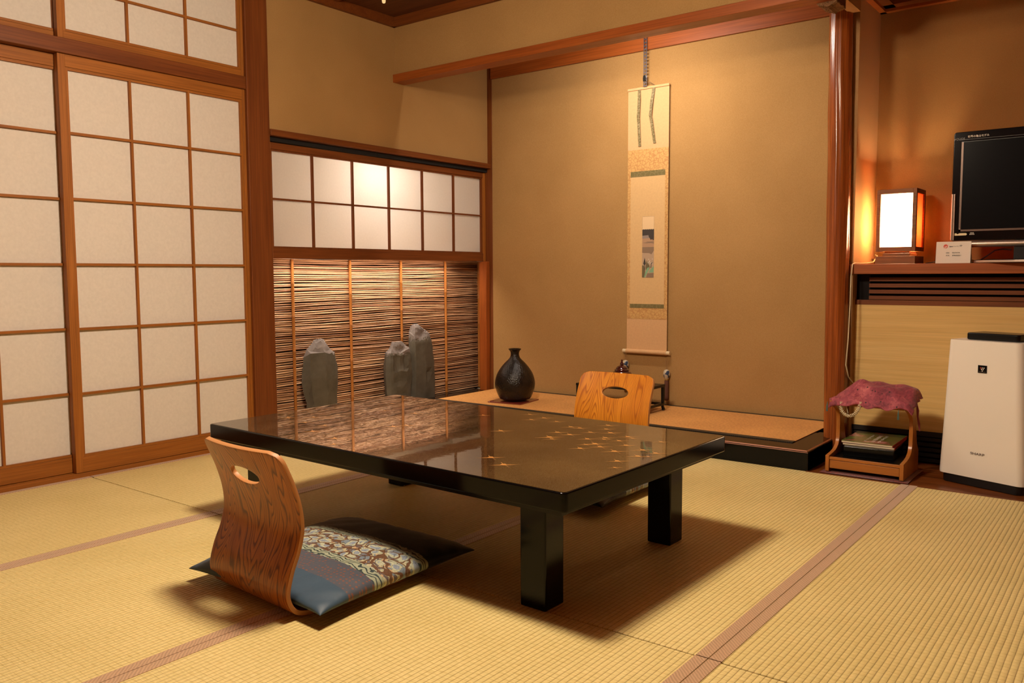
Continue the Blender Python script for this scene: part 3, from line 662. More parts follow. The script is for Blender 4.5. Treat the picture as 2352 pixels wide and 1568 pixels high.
def cushion(loc, rz, label, hx=.280, hy=.300):
    b = B(); n_ = 44; vs = []; uvs = {}
    def hgt(u, v): return (max(0, 1-abs(u)**2.6)*max(0, 1-abs(v)**2.6))**.42
    idx = {}
    for side in (1, -1):
        for i in range(n_+1):
            for k in range(n_+1):
                u = sin((-1+2*i/n_)*pi/2); v = sin((-1+2*k/n_)*pi/2)
                if side == -1 and (i in (0, n_) or k in (0, n_)): idx[(side, i, k)] = idx[(1, i, k)]; continue
                x = hx*u*(1-.045*(1-v*v)) ; y = hy*v*(1-.045*(1-u*u)); h = hgt(u, v)
                cor = (abs(u*v))**6
                wr = .0014*sin(14*u+5*v)*cor + .001*sin(9*v*u*3)
                z = .030 + (.044*h + wr if side == 1 else -.028*min(1, h*1.5)) - .008*cor
                idx[(side, i, k)] = len(vs); uvs[len(vs)] = ((u+1)/2*.9, (v+1)/2); vs.append((x, y, z))
    fs = []
    for side in (1, -1):
        for i in range(n_):
            for k in range(n_):
                q = (idx[(side, i, k)], idx[(side, i+1, k)], idx[(side, i+1, k+1)], idx[(side, i, k+1)])
                fs.append(q if side == 1 else q[::-1])
    b.add(vs, fs); b.uv = uvs
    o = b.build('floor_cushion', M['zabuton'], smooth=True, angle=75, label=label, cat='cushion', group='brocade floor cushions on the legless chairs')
    o.location = loc; o.rotation_euler = (0, 0, rz); return o
zaisu((1.773, 1.222, 0), radians(-3.8), 'near legless chair seen from behind, its curved plywood back with an oval handhold', M['ply_a'])
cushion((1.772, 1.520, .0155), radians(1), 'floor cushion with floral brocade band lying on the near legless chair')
zaisu((1.795, 3.085, 0), radians(180), 'far legless chair behind the table, orange plywood back with oval handhold facing us', M['ply_b'])
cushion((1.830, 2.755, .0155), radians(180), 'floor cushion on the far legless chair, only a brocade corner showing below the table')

# ------------------------------------------------------------------ vase, tray, incense burner, stand
VZ = PZ+.0035
b = B(); c_, s_ = cos(radians(45)), sin(radians(45))
tr = B().box(-.115, .115, -.115, .115, 0, .006).build('vase_tray', M['redlac'], bevel=.001, label='thin square dark red lacquer board under the black vase', cat='tray'); tr.location = (.548, 3.975, VZ+.0005); tr.rotation_euler = (0, 0, radians(8))
k = 5.12/1921.87; vz0 = VZ+.0067
prof = [(33, 0), (37.8, 8), (41.6, 17.5), (45, 27), (46.4, 36.7), (46.2, 46), (42.5, 60), (37.3, 69.8), (30.6, 79.5), (22.5, 89), (15.5, 95), (11.2, 100), (9.6, 106), (9.4, 112), (11.5, 116), (14.6, 119), (14.9, 120.5), (13.6, 121), (11, 119.5), (8, 116)]
vb = B().lathe([(r*k, z*k*.985) for r, z in prof], (0, 0, 0), 64).build('vase', M['vase'], smooth=True, angle=60, label='round black stoneware sake bottle vase with narrow neck', cat='vase'); vb.location = (.553, 3.985, vz0)
md = vb.modifiers.new('s', 'SUBSURF'); md.levels = 1; md.render_levels = 1
bs_ = empty('burner_stand', (1.235, 4.085, VZ), 0, 'low black open legged stand behind the far chair, carrying the incense burner', 'stand')
B().prism(rrect(.445, .250, .004), 'z', .135, .150).build('top', M['lacquer_dull'], bs_, bevel=.0015)
for sx_ in (-1, 1):
    for sy_ in (-1, 1):
        x_, y_ = sx_*.212, sy_*.115
        B().tube([(x_, y_, .0002), (x_+sx_*.003, y_+sy_*.003, .008), (x_-sx_*.001, y_, .022), (x_, y_, .06), (x_, y_, .134)], [.0095, .010, .0085, .0105, .0115], 4).build('leg', M['lacquer_dull'], bs_)
b = B()
for sy_ in (-1, 1): b.box(-.205, .205, sy_*.115-.006, sy_*.115+.006, .030, .044)
for sx_ in (-1, 1): b.box(sx_*.212-.006, sx_*.212+.006, -.11, .11, .030, .044)
b.build('stretcher', M['lacquer_dull'], bs_)
ib = empty('incense_burner', (1.245, 4.085, VZ+.1502), 0, 'dark red glazed lidded incense burner with knob, peeking over the far chair', 'incense burner')
B().lathe([(.030, .012), (.045, .020), (.056, .040), (.058, .055), (.050, .068), (.041, .074)], n=36).build('bowl', M['burner'], ib, smooth=True)
for a in range(3): B().tube([(.036*cos(2.1*a), .036*sin(2.1*a), .0), (.034*cos(2.1*a), .034*sin(2.1*a), .02)], [.006, .010], 8).build('foot', M['burner'], ib, smooth=True)
B().lathe([(.041, .074), (.043, .078), (.040, .083), (.034, .086), (.034, .090), (.026, .099), (.014, .105)], n=36).build('lid', M['burner'], ib, smooth=True)
B().lathe([(.013, .105), (.010, .110), (.012, .116), (.007, .122), (.004, .128), (.0065, .133), (.002, .139)], n=14).build('knob', M['burner'], ib, smooth=True)

# ------------------------------------------------------------------ hanging scroll
SX, SY = 1.2325, 4.397
sc_ = empty('hanging_scroll', (SX, SY, .40), 0, 'tall narrow hanging scroll with a small landscape picture on the alcove wall', 'hanging scroll')
H = lambda z: z-.40
beige = paper('scroll_cloth', (.62, .37, .18)); cream = paper('scroll_silk', (.60, .39, .18)); 
def brocade(name, c1, c2, sc=55):
    m, nt, p = mat(name); v = coords(nt); a = N(nt, 'ShaderNodeTexVoronoi', Scale=float(sc), feature='DISTANCE_TO_EDGE'); 
    n_ = N(nt, 'ShaderNodeTexNoise', Scale=30.0, Detail=2.0); nt.links.new(v, n_.inputs['Vector']); nt.links.new(mix(nt, .03, v, n_.outputs[1]), a.inputs['Vector'])
    r = ramp(nt, a.outputs['Distance'], [(.04, c1), (.10, c2)]); nt.links.new(r.outputs[0], p.inputs['Base Color']); setp(p, rough=.5, sheen=.2); return m
gold = brocade('gold_brocade', (.44, .215, .065), (.56, .33, .11)); green = brocade('green_brocade', (.20, .155, .06), (.145, .115, .035), 40)
def plate(b, x0, x1, z0, z1, y, m=0, th=.0006): b.box(x0, x1, y, y+th, z0, z1, m)
b = B(); plate(b, -.135, .135, H(.405), H(1.953), 0, 0, .0012); b.build('mounting_cloth', beige, sc_)
b = B(); plate(b, -.1345, .1345, H(.597), H(1.471+.13), -.0008, 0); b.build('brocade_border', gold, sc_)
b = B(); plate(b, -.1145, .1145, H(.687), H(1.441), -.0016, 0); b.build('silk_panel', cream, sc_)
b = B(); plate(b, -.1145, .1145, H(1.441), H(1.474), -.0018, 0); b.build('green_strip', green, sc_)
b = B(); plate(b, -.1145, .1145, H(.663), H(.687), -.0018, 0); b.build('green_strip', green, sc_)
pm = [flat('p_sky', (.68, .48, .26), .8), flat('p_dark', (.045, .035, .028), .8), flat('p_grey', (.24, .19, .16), .8), flat('p_brown', (.38, .23, .13), .8), flat('p_taupe', (.22, .145, .09), .8), flat('p_fawn', (.40, .28, .18), .8), flat('p_green', (.19, .34, .19), .8), flat('p_olive', (.13, .10, .045), .8), flat('p_white', (.72, .65, .55), .8), flat('p_line', (.34, .26, .16), .8)]
b = B(); pw = .039; PX0 = .0065; zt, zb = H(1.206), H(.845)
def pp(poly, m, lay): b.add([(PX0+pw*x, -.0022-.00006*lay, zt+(zb-zt)*y) for x, y in poly], [tuple(range(len(poly)))], m)
pp([(-1, 0), (1, 0), (1, 1), (-1, 1)], 0, 0)
for q in ([(-1, 0), (-.97, 0), (-.97, .2), (-1, .2)], [(.97, 0), (1, 0), (1, 1), (.97, 1)], [(-1, 0), (1, 0), (1, .004), (-1, .004)]): pp(q, 9, 1)
pp([(-1, .21), (1, .21), (1, .45), (-1, .45)], 3, 1); pp([(-1, .31), (.2, .30), (.2, .355), (-1, .36)], 2, 2)
pp([(-1, .23)] + [(-1+2*i/14, .218-.012*abs(sin(i*1.3))) for i in range(15)] + [(1, .36), (.9, .41), (.7, .37), (.45, .385), (.1, .33), (.05, .305), (-1, .312)], 1, 3)
pp([(-1, .40), (1, .39), (1, .45), (-1, .45)], 3, 4); pp([(-.3, .41), (1, .41), (1, .435), (0, .435)], 4, 5)
pp([(-1, .43), (-.2, .42), (.1, .45), (1, .44), (1, .56), (.6, .62), (.2, .60), (-1, .595)], 4, 6); pp([(-1, .43), (1, .45), (1, .50), (-1, .50)], 3, 7)
pp([(-1, .60), (1, .57), (1, 1), (-1, 1)], 5, 5)
pp([(-.8, .77), (-.55, .67), (-.35, .77), (-.45, .79), (-.7, .79)], 1, 8); pp([(-.6, .78), (-.48, .78), (-.48, .88), (-.6, .88)], 1, 8)
pp([(-.4, .84), (-.25, .71), (-.1, .76), (.05, .72), (.2, .78), (.35, .83), (.2, .87), (-.3, .9)], 7, 9); pp([(-1, .80), (-.7, .8), (-.45, .9), (-.6, 1), (-1, 1)], 7, 7)
for q in range(26):
    rr = random.Random(q); x, y = rr.uniform(-.1, .8), rr.uniform(.69, .78); pp([(x-.04, y), (x, y-.006), (x+.04, y), (x, y+.006)], 8, 10)
pp([(.45, .84), (.55, .76), (.35, .72), (.6, .76), (.9, .745), (.62, .78), (.58, .84)], 1, 11)
pp([(.15, .92), (.5, .86), (1, .81), (1, .915)], 6, 12); pp([(-.1, .84), (.25, .83), (.2, .87), (-.5, 1), (-.65, 1), (-.4, .9)], 6, 10); pp([(-.1, .93), (1, .925), (1, 1), (-.3, 1)], 4, 12)
b.build('landscape_picture', pm, sc_)
rolls = B().tube([(-.135, -.004, H(.400)), (.135, -.004, H(.400))], .0135, 20); rolls.build('roller', beige, sc_, smooth=True)
for s in (-1, 1): B().tube([(s*.1352, -.004, H(.400)), (s*.158, -.004, H(.400))], .0115, 20).build('roller_knob', flat('roller_knob', (.70, .56, .34), .4), sc_, smooth=True)
B().box(-.137, .137, -.006, .003, H(1.948), H(1.962)).build('top_bar', beige, sc_, bevel=.002)
rib_m = brocade('ribbon_green', (.30, .24, .12), (.15, .11, .035), 70)
for x0, pts in ((-.060, [(0, 1.955), (.004, 1.90), (0, 1.79), (0, 1.775), (.006, 1.62)]), (.020, [(.018, 1.955), (.008, 1.88), (-.001, 1.79), (.003, 1.775), (.024, 1.63)])):
    b = B(); 
    for i in range(len(pts)-1):
        (xa, za), (xb, zb_) = pts[i], pts[i+1]; ya, yb_ = -.0045-.010*sin(i/4*pi), -.0045-.010*sin((i+1)/4*pi)
        b.add([(x0+xa-.009, ya, H(za)), (x0+xa+.009, ya, H(za)), (x0+xb+.009, yb_, H(zb_)), (x0+xb-.009, yb_, H(zb_)),
               (x0+xa-.009, ya+.001, H(za)), (x0+xa+.009, ya+.001, H(za)), (x0+xb+.009, yb_+.001, H(zb_)), (x0+xb-.009, yb_+.001, H(zb_))],
              [(0, 1, 2, 3), (7, 6, 5, 4), (0, 4, 5, 1), (2, 6, 7, 3), (1, 5, 6, 2), (0, 3, 7, 4)])
    b.build('ribbon', [rib_m], sc_)
b = B(); b.tube([(-.045, 0, H(1.958)), (-.009, -.002, H(1.983)), (.012, -.002, H(1.983)), (.048, 0, H(1.958))], .0014, 6); b.build('hanging_cord', flat('brown_cord', (.12, .06, .03), .8), sc_)
hr = empty('scroll_hanger', (1.216, 4.385, 1.96), 0, 'steel slotted hanger strip with black catch holding the scroll', 'hanger')
b = B(); b.box(-.0115, -.0065, -.001, .001, 0, .36); b.box(.0065, .0115, -.001, .001, 0, .36)
for k in range(19): b.box(-.0066, .0066, -.001, .001, .019*k, .019*k+.009)
b.build('slotted_strip', M['steel'], hr); B().prism([(-.009, .03), (.009, .03), (.011, .045), (.006, .065), (-.008, .063), (-.011, .045)], 'y', -.010, -.0015).build('catch', M['black'], hr, bevel=.001)
def fuchin(x, z, label):
    t = empty('scroll_weight', (x, 4.390, z), 0, label, 'scroll weight', 'scroll weights')
    b = B(); b.tube([(-.006, 0, .112), (-.002, 0, .05)], .0008, 5); b.tube([(.006, 0, .112), (.002, 0, .05)], .0008, 5); b.build('cord', flat('weight_cord', (.22, .11, .05), .8), t)
    m, nt, p = mat('blue_white_china'); v = coords(nt); a = N(nt, 'ShaderNodeTexVoronoi', Scale=38.0); nt.links.new(v, a.inputs['Vector'])
    r = ramp(nt, a.outputs['Color'], [(0, (.50, .42, .30)), (.55, (.03, .05, .10))], 'CONSTANT'); nt.links.new(r.outputs[0], p.inputs['Base Color']); setp(p, rough=.2)
    B().lathe([(.004, .052), (.014, .047), (.019, .036), (.021, .024), (.019, .012), (.015, .003), (.011, -.004)], n=24).build('china_bead', m, t, smooth=True)
    B().lathe([(.010, -.0045), (.0115, -.008), (.0105, -.0125)], n=18).build('collar', flat('brass', (.42, .28, .08), .35, metal=.6), t, smooth=True)
    b = B(); b.lathe([(.0105, -.013), (.0125, -.018), (.0125, -.10), (.0135, -.125), (.010, -.133)], n=16); b.build('tassel', flat('brown_tassel', (.10, .035, .018), .9), t, smooth=True)
fuchin(1.094, .292, 'blue and white china weight on the left end of the scroll roller')
fuchin(1.372, .252, 'blue and white china weight on the right end of the scroll roller')

# ------------------------------------------------------------------ phone stand, cushion pad, cloth, telephone, box, magazines
SL = Vector((2.531, 3.629, .0)); SR = 0.0
ps = empty('phone_stand', (SL.x, SL.y, .006), SR, 'small honey brown wooden telephone stand with shaped sides beside the round pillar', 'stand')
W_, D_ = .318, .207
sidep = [(0, 0), (0, .069), (.060, .074), (.100, .081), (.132, .097), (.146, .125), (.149, .19), (.144, .232), (.12, .257), (.08, .277), (.045, .290), (.045, .305), (.207, .305), (.207, .20), (.235, .12), (.268, .088), (.268, 0)]
for x0 in (0, W_-.016): B().prism(sidep, 'x', x0, x0+.016).build('side_panel', M['honey_z'], ps, bevel=.0012)
B().box(.0165, W_-.0165, .003, .015, .051, .063).build('front_rail', M['honey_x'], ps, bevel=.001)
B().box(.0175, W_-.0175, .005, .016, .014, .049).build('drawer_front', M['honey_x'], ps, bevel=.001)
B().box(.0165, W_-.0165, .016, .264, .044, .056).build('tray', M['lacquer_dull'], ps)
B().box(.0165, W_-.0165, .050, D_, .286, .299).build('top_shelf', M['honey_x'], ps, bevel=.001)
pad = B(); n_ = 24; vs = []; hxp, hyp = .180, .150
for side in (1, -1):
    for i in range(n_+1):
        for k in range(n_+1):
            u, v = sin((-1+2*i/n_)*pi/2), sin((-1+2*k/n_)*pi/2); h = (max(0, 1-u**4)*max(0, 1-v**4))**.5
            bulge = .013*math.exp(-((v+.96)/.05)**2)*(1-u**8) if side == 1 else 0
            vs.append((hxp*u*(1-.02*(1-v*v)), hyp*v*(1-.02*(1-u*u)), .0045+(.0042*h+bulge*h if side == 1 else -.0040*h)))
fs = []
q_ = (n_+1)**2
for side in (0, 1):
    for i in range(n_):
        for k in range(n_):
            a = side*q_+i*(n_+1)+k; f_ = (a, a+n_+1, a+n_+2, a+1); fs.append(f_ if side == 0 else f_[::-1])
po = pad.add(vs, fs).build('seat_pad', brocade('red_brocade', (.20, .03, .02), (.10, .014, .010), 90), smooth=True, label='thin dark red patterned cushion lying under the phone stand', cat='cushion')
ca_ = SL + Matrix.Rotation(SR, 3, 'Z') @ Vector((W_/2, .132, 0)); po.location = (ca_.x, ca_.y, -.0038); po.rotation_euler = (0, 0, SR)
def stand_pt(x, y, z): return SL + Vector((0, 0, .006)) + Matrix.Rotation(SR, 3, 'Z') @ Vector((x, y, z))
q = stand_pt(.148, .195, .0565)
bx = B().box(-.105, .105, -.095, .105, 0, .044).build('stationery_box', M['lacquer'], bevel=.004, label='black lacquer box on the tray of the phone stand', cat='box'); bx.location = q; bx.rotation_euler = (0, 0, SR+radians(2))
def magazine(dz, rot, cov, label, dx=0):
    t = empty('magazine', stand_pt(.136+dx, .262, .0565+.0445+dz), SR+rot+radians(1.5), label, 'magazine', 'magazines on the black box')
    B().prism(rrect(.212, .275, .002, 2), 'z', .0005, .0075).build('pages', flat('pages', (.70, .58, .40), .7), t)
    B().prism(rrect(.214, .277, .002, 2), 'z', .0076, .0084).build('cover', cov, t)
    B().box(.1065, .1078, -.1385, .1385, .0003, .0084).build('spine', flat('spine_red', (.45, .04, .02), .4), t)
    return t
mc, nt, p = mat('flower_cover'); v = coords(nt); a = N(nt, 'ShaderNodeTexNoise', Scale=9.0, Detail=3.0, Distortion=.8); nt.links.new(v, a.inputs['Vector'])
g_ = ramp(nt, a.outputs[0], [(.3, (.03, .06, .02)), (.45, (.13, .22, .05)), (.54, (.10, .07, .04)), (.60, (.55, .18, .16)), (.72, (.65, .55, .50))]); nt.links.new(g_.outputs[0], p.inputs['Base Color']); setp(p, rough=.25, coat=.4)
magazine(0, radians(1), flat('dark_cover', (.10, .02, .03), .4), 'lower magazine in the pile on the black box', .002)
mg = magazine(.0088, radians(-1), mc, 'topmost magazine with pink and green flower cover on the black box')
b = B(); rr = random.Random(2)
for r_ in range(3):
    x = -.02 + r_*.028
    for i in range(11): 
        yy = -.10+i*.016; b.box(x+rr.uniform(-.004, 0), x+rr.uniform(.003, .009)+(.006 if r_ == 1 else 0), yy, yy+rr.uniform(.004, .010), .00845, .0086)
b.build('title_strokes', flat('white_print', (.72, .66, .58), .5), mg)
# telephone under the cloth, coil cord hanging out
tp = empty('telephone', stand_pt(.165, .135, .2995), SR, 'telephone under the pink cloth, its curly cream cord hanging out in front', 'telephone')
B().prism([(-.07, .0), (.08, .0), (.08, .032), (-.05, .012), (-.07, .008)], 'x', -.10, .10).build('body', M['ivory'], tp, bevel=.004)
B().prism([(-.050, .018), (.065, .032), (.065, .045), (-.050, .030)], 'x', -.095, -.05).build('handset', M['ivory'], tp, bevel=.006)
OFF_ = -.004
arc = [(-.104, -.132, .004), (-.106, -.140, -.014), (-.100, -.145, -.034), (-.084, -.147, -.050), (-.066, -.147, -.055), (-.046, -.146, -.046), (-.032, -.144, -.026), (-.026, -.140, -.004), (-.025, -.13, .010)]
A = [Vector(a)+Vector((-.012, .045, .0)) for a in arc]; dense = []
for i in range(len(A)-1):
    for q in range(26): dense.append(A[i].lerp(A[i+1], q/26))
coil = []; turns = 26
for i, c in enumerate(dense):
    t_ = (dense[min(i+1, len(dense)-1)]-dense[max(i-1, 0)]).normalized(); e1 = Vector((0, 1, 0)); e2 = t_.cross(e1).normalized()
    a = 2*pi*turns*i/len(dense); coil.append(c + (e1*cos(a)+e2*sin(a))*.0064)
B().tube(coil, .0019, 6).build('coil_cord', M['ivory'], tp, smooth=True, angle=80)
B().tube([(-.098, -.085, .0), (-.095, -.085, -.022), (-.088, -.088, -.044)], .0016, 6).build('line_cord', M['ivory'], tp, smooth=True)
# cloth
cl = B(); nx, ny = 70, 56; vs = []
x0, x1, y0, y1 = -.006, .336, .034, .222
def ch(x, y):
    u, v = (x-x0)/(x1-x0), (y-y0)/(y1-y0)
    h = .306+.003
    sm = lambda t: 1/(1+math.exp(-t))
    h += (.076-.016*u)*sm((x-.045)/.016)*sm((.338-x)/.012)*sm((y-.088)/.020)*(1-.16*math.exp(-(((x-.235)/.05)**2+((y-.15)/.05)**2))) + .010*math.exp(-(((x-.09)/.04)**2+((y-.17)/.05)**2))
    h += .010*sin(u*9+2*sin(v*4))*sin(pi*min(1, v*1.2)) + .003*sin(23*u+9*v)
    ed = max(0, .10-v)/.10; h -= (.024+.004*sin(u*11+1.0)+.003*sin(u*29))*ed
    er = max(0, u-.95)/.05; h -= .018*er; el = max(0, .05-u)/.05; h -= .012*el
    return h
for j in range(ny+1):
    for i in range(nx+1):
        x = x0+(x1-x0)*i/nx; y = y0+(y1-y0)*j/ny
        vs.append((x+.004*sin(j*.4)*(1 if i in (0, nx) else 0), y+.006*sin(i*.33)*(1 if j in (0,) else 0), ch(x, y)))
fs = [(j*(nx+1)+i, j*(nx+1)+i+1, (j+1)*(nx+1)+i+1, (j+1)*(nx+1)+i) for j in range(ny) for i in range(nx)]
m, nt, p = mat('pink_cloth'); v = coords(nt, (1, .45, 1), rot=(0, 0, .5)); n1 = N(nt, 'ShaderNodeTexNoise', Scale=60.0, Detail=5.0, Distortion=1.2); nt.links.new(v, n1.inputs['Vector']); n2 = N(nt, 'ShaderNodeTexNoise', Scale=9.0, Detail=2.0); nt.links.new(v, n2.inputs['Vector'])
r = ramp(nt, mth(nt, 'ADD', mth(nt, 'MULTIPLY', n1.outputs[0], .5), mth(nt, 'MULTIPLY', n2.outputs[0], .5)), [(.36, (.14, .014, .026)), (.52, (.29, .038, .055)), (.66, (.48, .11, .11))])
vw = N(nt, 'ShaderNodeTexVoronoi', Scale=34.0); nt.links.new(v, vw.inputs['Vector']); dk = ramp(nt, vw.outputs['Distance'], [(0, (.04, .01, .01)), (.10, (.05, .01, .015)), (.13, (1, 1, 1))])
nt.links.new(mix(nt, 1.0, r.outputs[0], dk.outputs[0], 'MULTIPLY'), p.inputs['Base Color']); setp(p, rough=.7, sheen=.1); bump(nt, p, n1.outputs[0], .6, .004)
co = cl.add(vs, fs).build('phone_cloth', m, smooth=True, angle=80, label='crumpled pink patterned cloth draped over the telephone', cat='cloth'); co.location = SL+Vector((0, 0, .006)); co.rotation_euler = (0, 0, SR)
md = co.modifiers.new('s', 'SOLIDIFY'); md.thickness = .0018; md.offset = 1
for (x, y, z) in ((-.008, .036, .300), (.285, .028, .292)):
    b = B()
    for q in range(5): b.tube([(x, y, z), (x-.002+.001*q, y-.004, z-.018), (x-.003+.0015*q, y-.004, z-.042)], .0009, 5)
    b.build('corner_tassel', M['teal'], co)
b = B(); b.tube([(.330, .14, .315), (.334, .15, .275), (.334, .15, .250), (.340, .15, .220), (.344, .15, .190)], [.002, .006, .004, .0055, .002], 6); b.build('tie_ribbon', flat('ribbon_plum', (.20, .03, .04), .8), co)

# ------------------------------------------------------------------ air purifier
ap = empty('air_purifier', (2.946, 3.784, -.004), radians(-20.1), 'white upright air purifier with black top at the right edge of the photo', 'air purifier')
w0 = .345
def ring(z, inset, d0=.0, d1=.205, r=.028): return [(x+w0/2, y+(d0+d1)/2, z) for x, y in rrect(w0-2*inset, d1-d0, r, 8)]
b = B(); Rg = [ring(.038, .000), ring(.045, -.001), ring(.30, .012), ring(.592, .0255), ring(.597, .028)]
n_ = len(Rg[0]); vs = [p_ for R_ in Rg for p_ in R_]; fs = [(i*n_+k, i*n_+(k+1) % n_, (i+1)*n_+(k+1) % n_, (i+1)*n_+k) for i in range(len(Rg)-1) for k in range(n_)]
fs += [tuple(range(n_-1, -1, -1)), tuple((len(Rg)-1)*n_+k for k in range(n_))]
b.add(vs, fs).build('white_body', M['white'], ap, smooth=True)
b = B(); b.prism(rrect(w0-.02, .19, .03, 6, w0/2, .103), 'z', .0005, .0375); b.build('base', M['black'], ap, bevel=.004)
b = B(); b.prism(rrect(w0-.135, .13, .014, 6, w0/2+.008, .11), 'z', .5975, .626); b.build('top_outlet', M['lacquer_dull'], ap, bevel=.005)
b = B(); b.box(.155, .1905, -.0018+.0, .004, .4695, .5005); b.build('badge', M['bezel'], ap)
b = B()
def disc(b, x, z, r, y, m=0, n=14): b.add([(x+r*cos(2*pi*k/n), y, z+r*sin(2*pi*k/n)) for k in range(n)], [tuple(range(n))], m)
for (dx, dz, mm) in ((-.0065, .0035, 1), (0, .0035, 0), (.0065, .0035, 0), (-.0032, -.0025, 0), (.0032, -.0025, 0), (0, -.0085, 0)): disc(b, .1728+dx, .4865+dz, .0022, -.0021, mm)
b.box(.159, .187, -.0021, -.0018, .4735, .4745, 2)
b.build('badge_dots', [M['letter'], M['redink'], M['logo']], ap)
RX = Matrix.Rotation(pi/2, 4, 'X')
text_mesh('SHARP', .0135, Matrix.Translation((.166, -.0018, .139)) @ RX, 'maker_lettering', M['logo'], ap, 'small grey lettering SHARP', bold=.012, squash=1.45)

# ------------------------------------------------------------------ andon lamp
al = empty('table_lamp', (2.582, 4.145, .9085), radians(-1), 'square wooden lantern lamp with glowing white ribbed front on the shelf', 'lamp')
lw, ld = .174, .170
b = B(); b.box(0, lw, .002, ld-.002, 0, .036); b.box(.030, lw-.026, .014, ld-.014, .036, .050); b.build('base', M['andon_wood'], al, bevel=.001)
b = B(); b.box(.036, lw-.030, .02, ld-.02, .050, .058); b.build('neck', M['dark_x'], al)
b = B(); z0, z1, fw = .058, .347, .017
for x in (0, lw-fw):
    for y in (0, ld-fw): b.box(x, x+fw, y, y+fw, z0, z1)
for (x0_, x1_, y0_, y1_) in ((fw, lw-fw, 0, fw), (fw, lw-fw, ld-fw, ld), (0, fw, fw, ld-fw), (lw-fw, lw, fw, ld-fw)):
    b.box(x0_, x1_, y0_, y1_, z0, z0+.021); b.box(x0_, x1_, y0_, y1_, z1-.021, z1)
b.build('frame', M['andon_wood'], al, bevel=.0012)
def glowpanel(name, col, trans, transp):
    m = bpy.data.materials.new(name); m.use_nodes = True; nt = m.node_tree; nt.nodes.clear(); out = nt.nodes.new('ShaderNodeOutputMaterial')
    d = nt.nodes.new('ShaderNodeBsdfDiffuse'); d.inputs[0].default_value = (*col, 1); t = nt.nodes.new('ShaderNodeBsdfTranslucent'); t.inputs[0].default_value = (*col, 1)
    tr_ = nt.nodes.new('ShaderNodeBsdfTransparent'); tr_.inputs[0].default_value = (*col, 1)
    a = nt.nodes.new('ShaderNodeMixShader'); a.inputs[0].default_value = trans; nt.links.new(d.outputs[0], a.inputs[1]); nt.links.new(t.outputs[0], a.inputs[2])
    c = nt.nodes.new('ShaderNodeMixShader'); c.inputs[0].default_value = transp; nt.links.new(a.outputs[0], c.inputs[1]); nt.links.new(tr_.outputs[0], c.inputs[2])
    nt.links.new(c.outputs[0], out.inputs[0]); return m
g_white = glowpanel('ribbed_acrylic', (.95, .93, .90), .7, 0.0); g_back = glowpanel('lamp_back_sheet', (.9, .6, .35), .25, .0); g_side = glowpanel('lamp_side_sheet', (1.0, .92, .80), .5, .3); g_veneer = glowpanel('lamp_veneer', (1.0, .36, .16), .22, .04)
b = B(); nr = 16; vs = []
for i in range(nr*6+1):
    x = fw+(lw-2*fw)*i/(nr*6); y = .012 - .0025*abs(sin(pi*i/6)); vs += [(x, y, z0+.02), (x, y, z1-.02)]
b.add(vs, [(2*i, 2*i+2, 2*i+3, 2*i+1) for i in range(nr*6)]).build('front_panel', g_white, al, smooth=True, angle=80)
B().box(.008, .009, fw, ld-fw, z0+.02, z1-.02).build('side_panel', g_side, al)
B().box(lw-.009, lw-.008, fw, ld-fw, z0+.02, z1-.02).build('side_panel', g_veneer, al)
B().box(fw, lw-fw, ld-.010, ld-.009, z0+.02, z1-.02).build('back_panel', g_back, al)
B().box(lw/2-.012, lw/2+.012, fw, ld-fw, z1-.012, z1-.004).build('top_bar', M['andon_wood'], al)
B().lathe([(.006, .062), (.009, .10), (.009, .115), (.018, .14), (.024, .165), (.02, .185), (.008, .197)], (lw/2, ld/2, 0), 16).build('bulb', glowpanel('bulb_glass', (1, .95, .85), .5, .6), al, smooth=True)
L = bpy.data.lights.new('lamp_bulb', 'POINT'); L.energy = ANDON_W; L.color = ANDON_COL; L.shadow_soft_size = .022
lo = bpy.data.objects.new('bulb_light', L); COL.objects.link(lo); lo.parent = al; lo.location = (lw/2, ld/2, .185)

# ------------------------------------------------------------------ television
tv = empty('television', (2.905, 4.115, .9085), 0, 'black flat television on the shelf, cut by the right edge of the photo', 'television')
TWd = .79; tz0, tz1 = .100, .575
b = B(); b.prism([(x+TWd/2, z+(tz0+tz1)/2) for x, z in rrect(TWd, tz1-tz0, .012)], 'y', 0, .045); b.build('housing', M['bezel'], tv, bevel=.003)
sx0, sx1, sz0, sz1 = .040, TWd-.040, tz0+.048, tz1-.045
b = B(); b.box(sx0, sx1, -.0005, .002, sz0, sz1); b.build('screen', M['screen'], tv)
b = B(); e = .008
b.box(sx0-e, sx0, -.003, 0, sz0-e, sz1, 0); b.box(sx0-e, sx1+e, -.003, 0, sz0-e, sz0, 0); b.box(sx0-e, sx1+e, -.0022, 0, sz1, sz1+.0015, 1); b.box(sx0-.018, sx1+.018, -.0012, 0, sz1+.010, sz1+.0112, 1); b.box(sx1, sx1+e, -.003, 0, sz0, sz1, 0)
b.build('screen_rim', [flat('rim_bronze', (.16, .10, .075), .3, metal=.4), flat('rim_line', (.12, .12, .12), .3)], tv)
b = B(); b.tube([(.004, -.004, tz0+.002), (.004, -.004, tz0+.205)], .0045, 10); b.tube([(.0125, -.004, tz0+.002), (.0125, -.004, tz0+.205)], .0035, 10); b.build('side_strip', M['silver'], tv, smooth=True)
b = B(); b.tube([(.01, .010, tz0-.016), (TWd-.01, .010, tz0-.016)], .0145, 20); b.build('speaker_bar', M['silver'], tv, smooth=True)
text_mesh('AQUOS', .0125, Matrix.Translation((.022, -.0006, tz1-.030)) @ RX, 'maker_lettering', M['letter_dim'], tv, 'dim lettering AQUOS', align='CENTER', bold=.0)
text_mesh('世界の亀山モデル', .0105, Matrix.Translation((.096, -.0006, tz1-.0235)) @ RX, 'slogan_lettering', M['letter'], tv, 'cream Japanese lettering', bold=.012)
b = B(); yb_ = -.0008
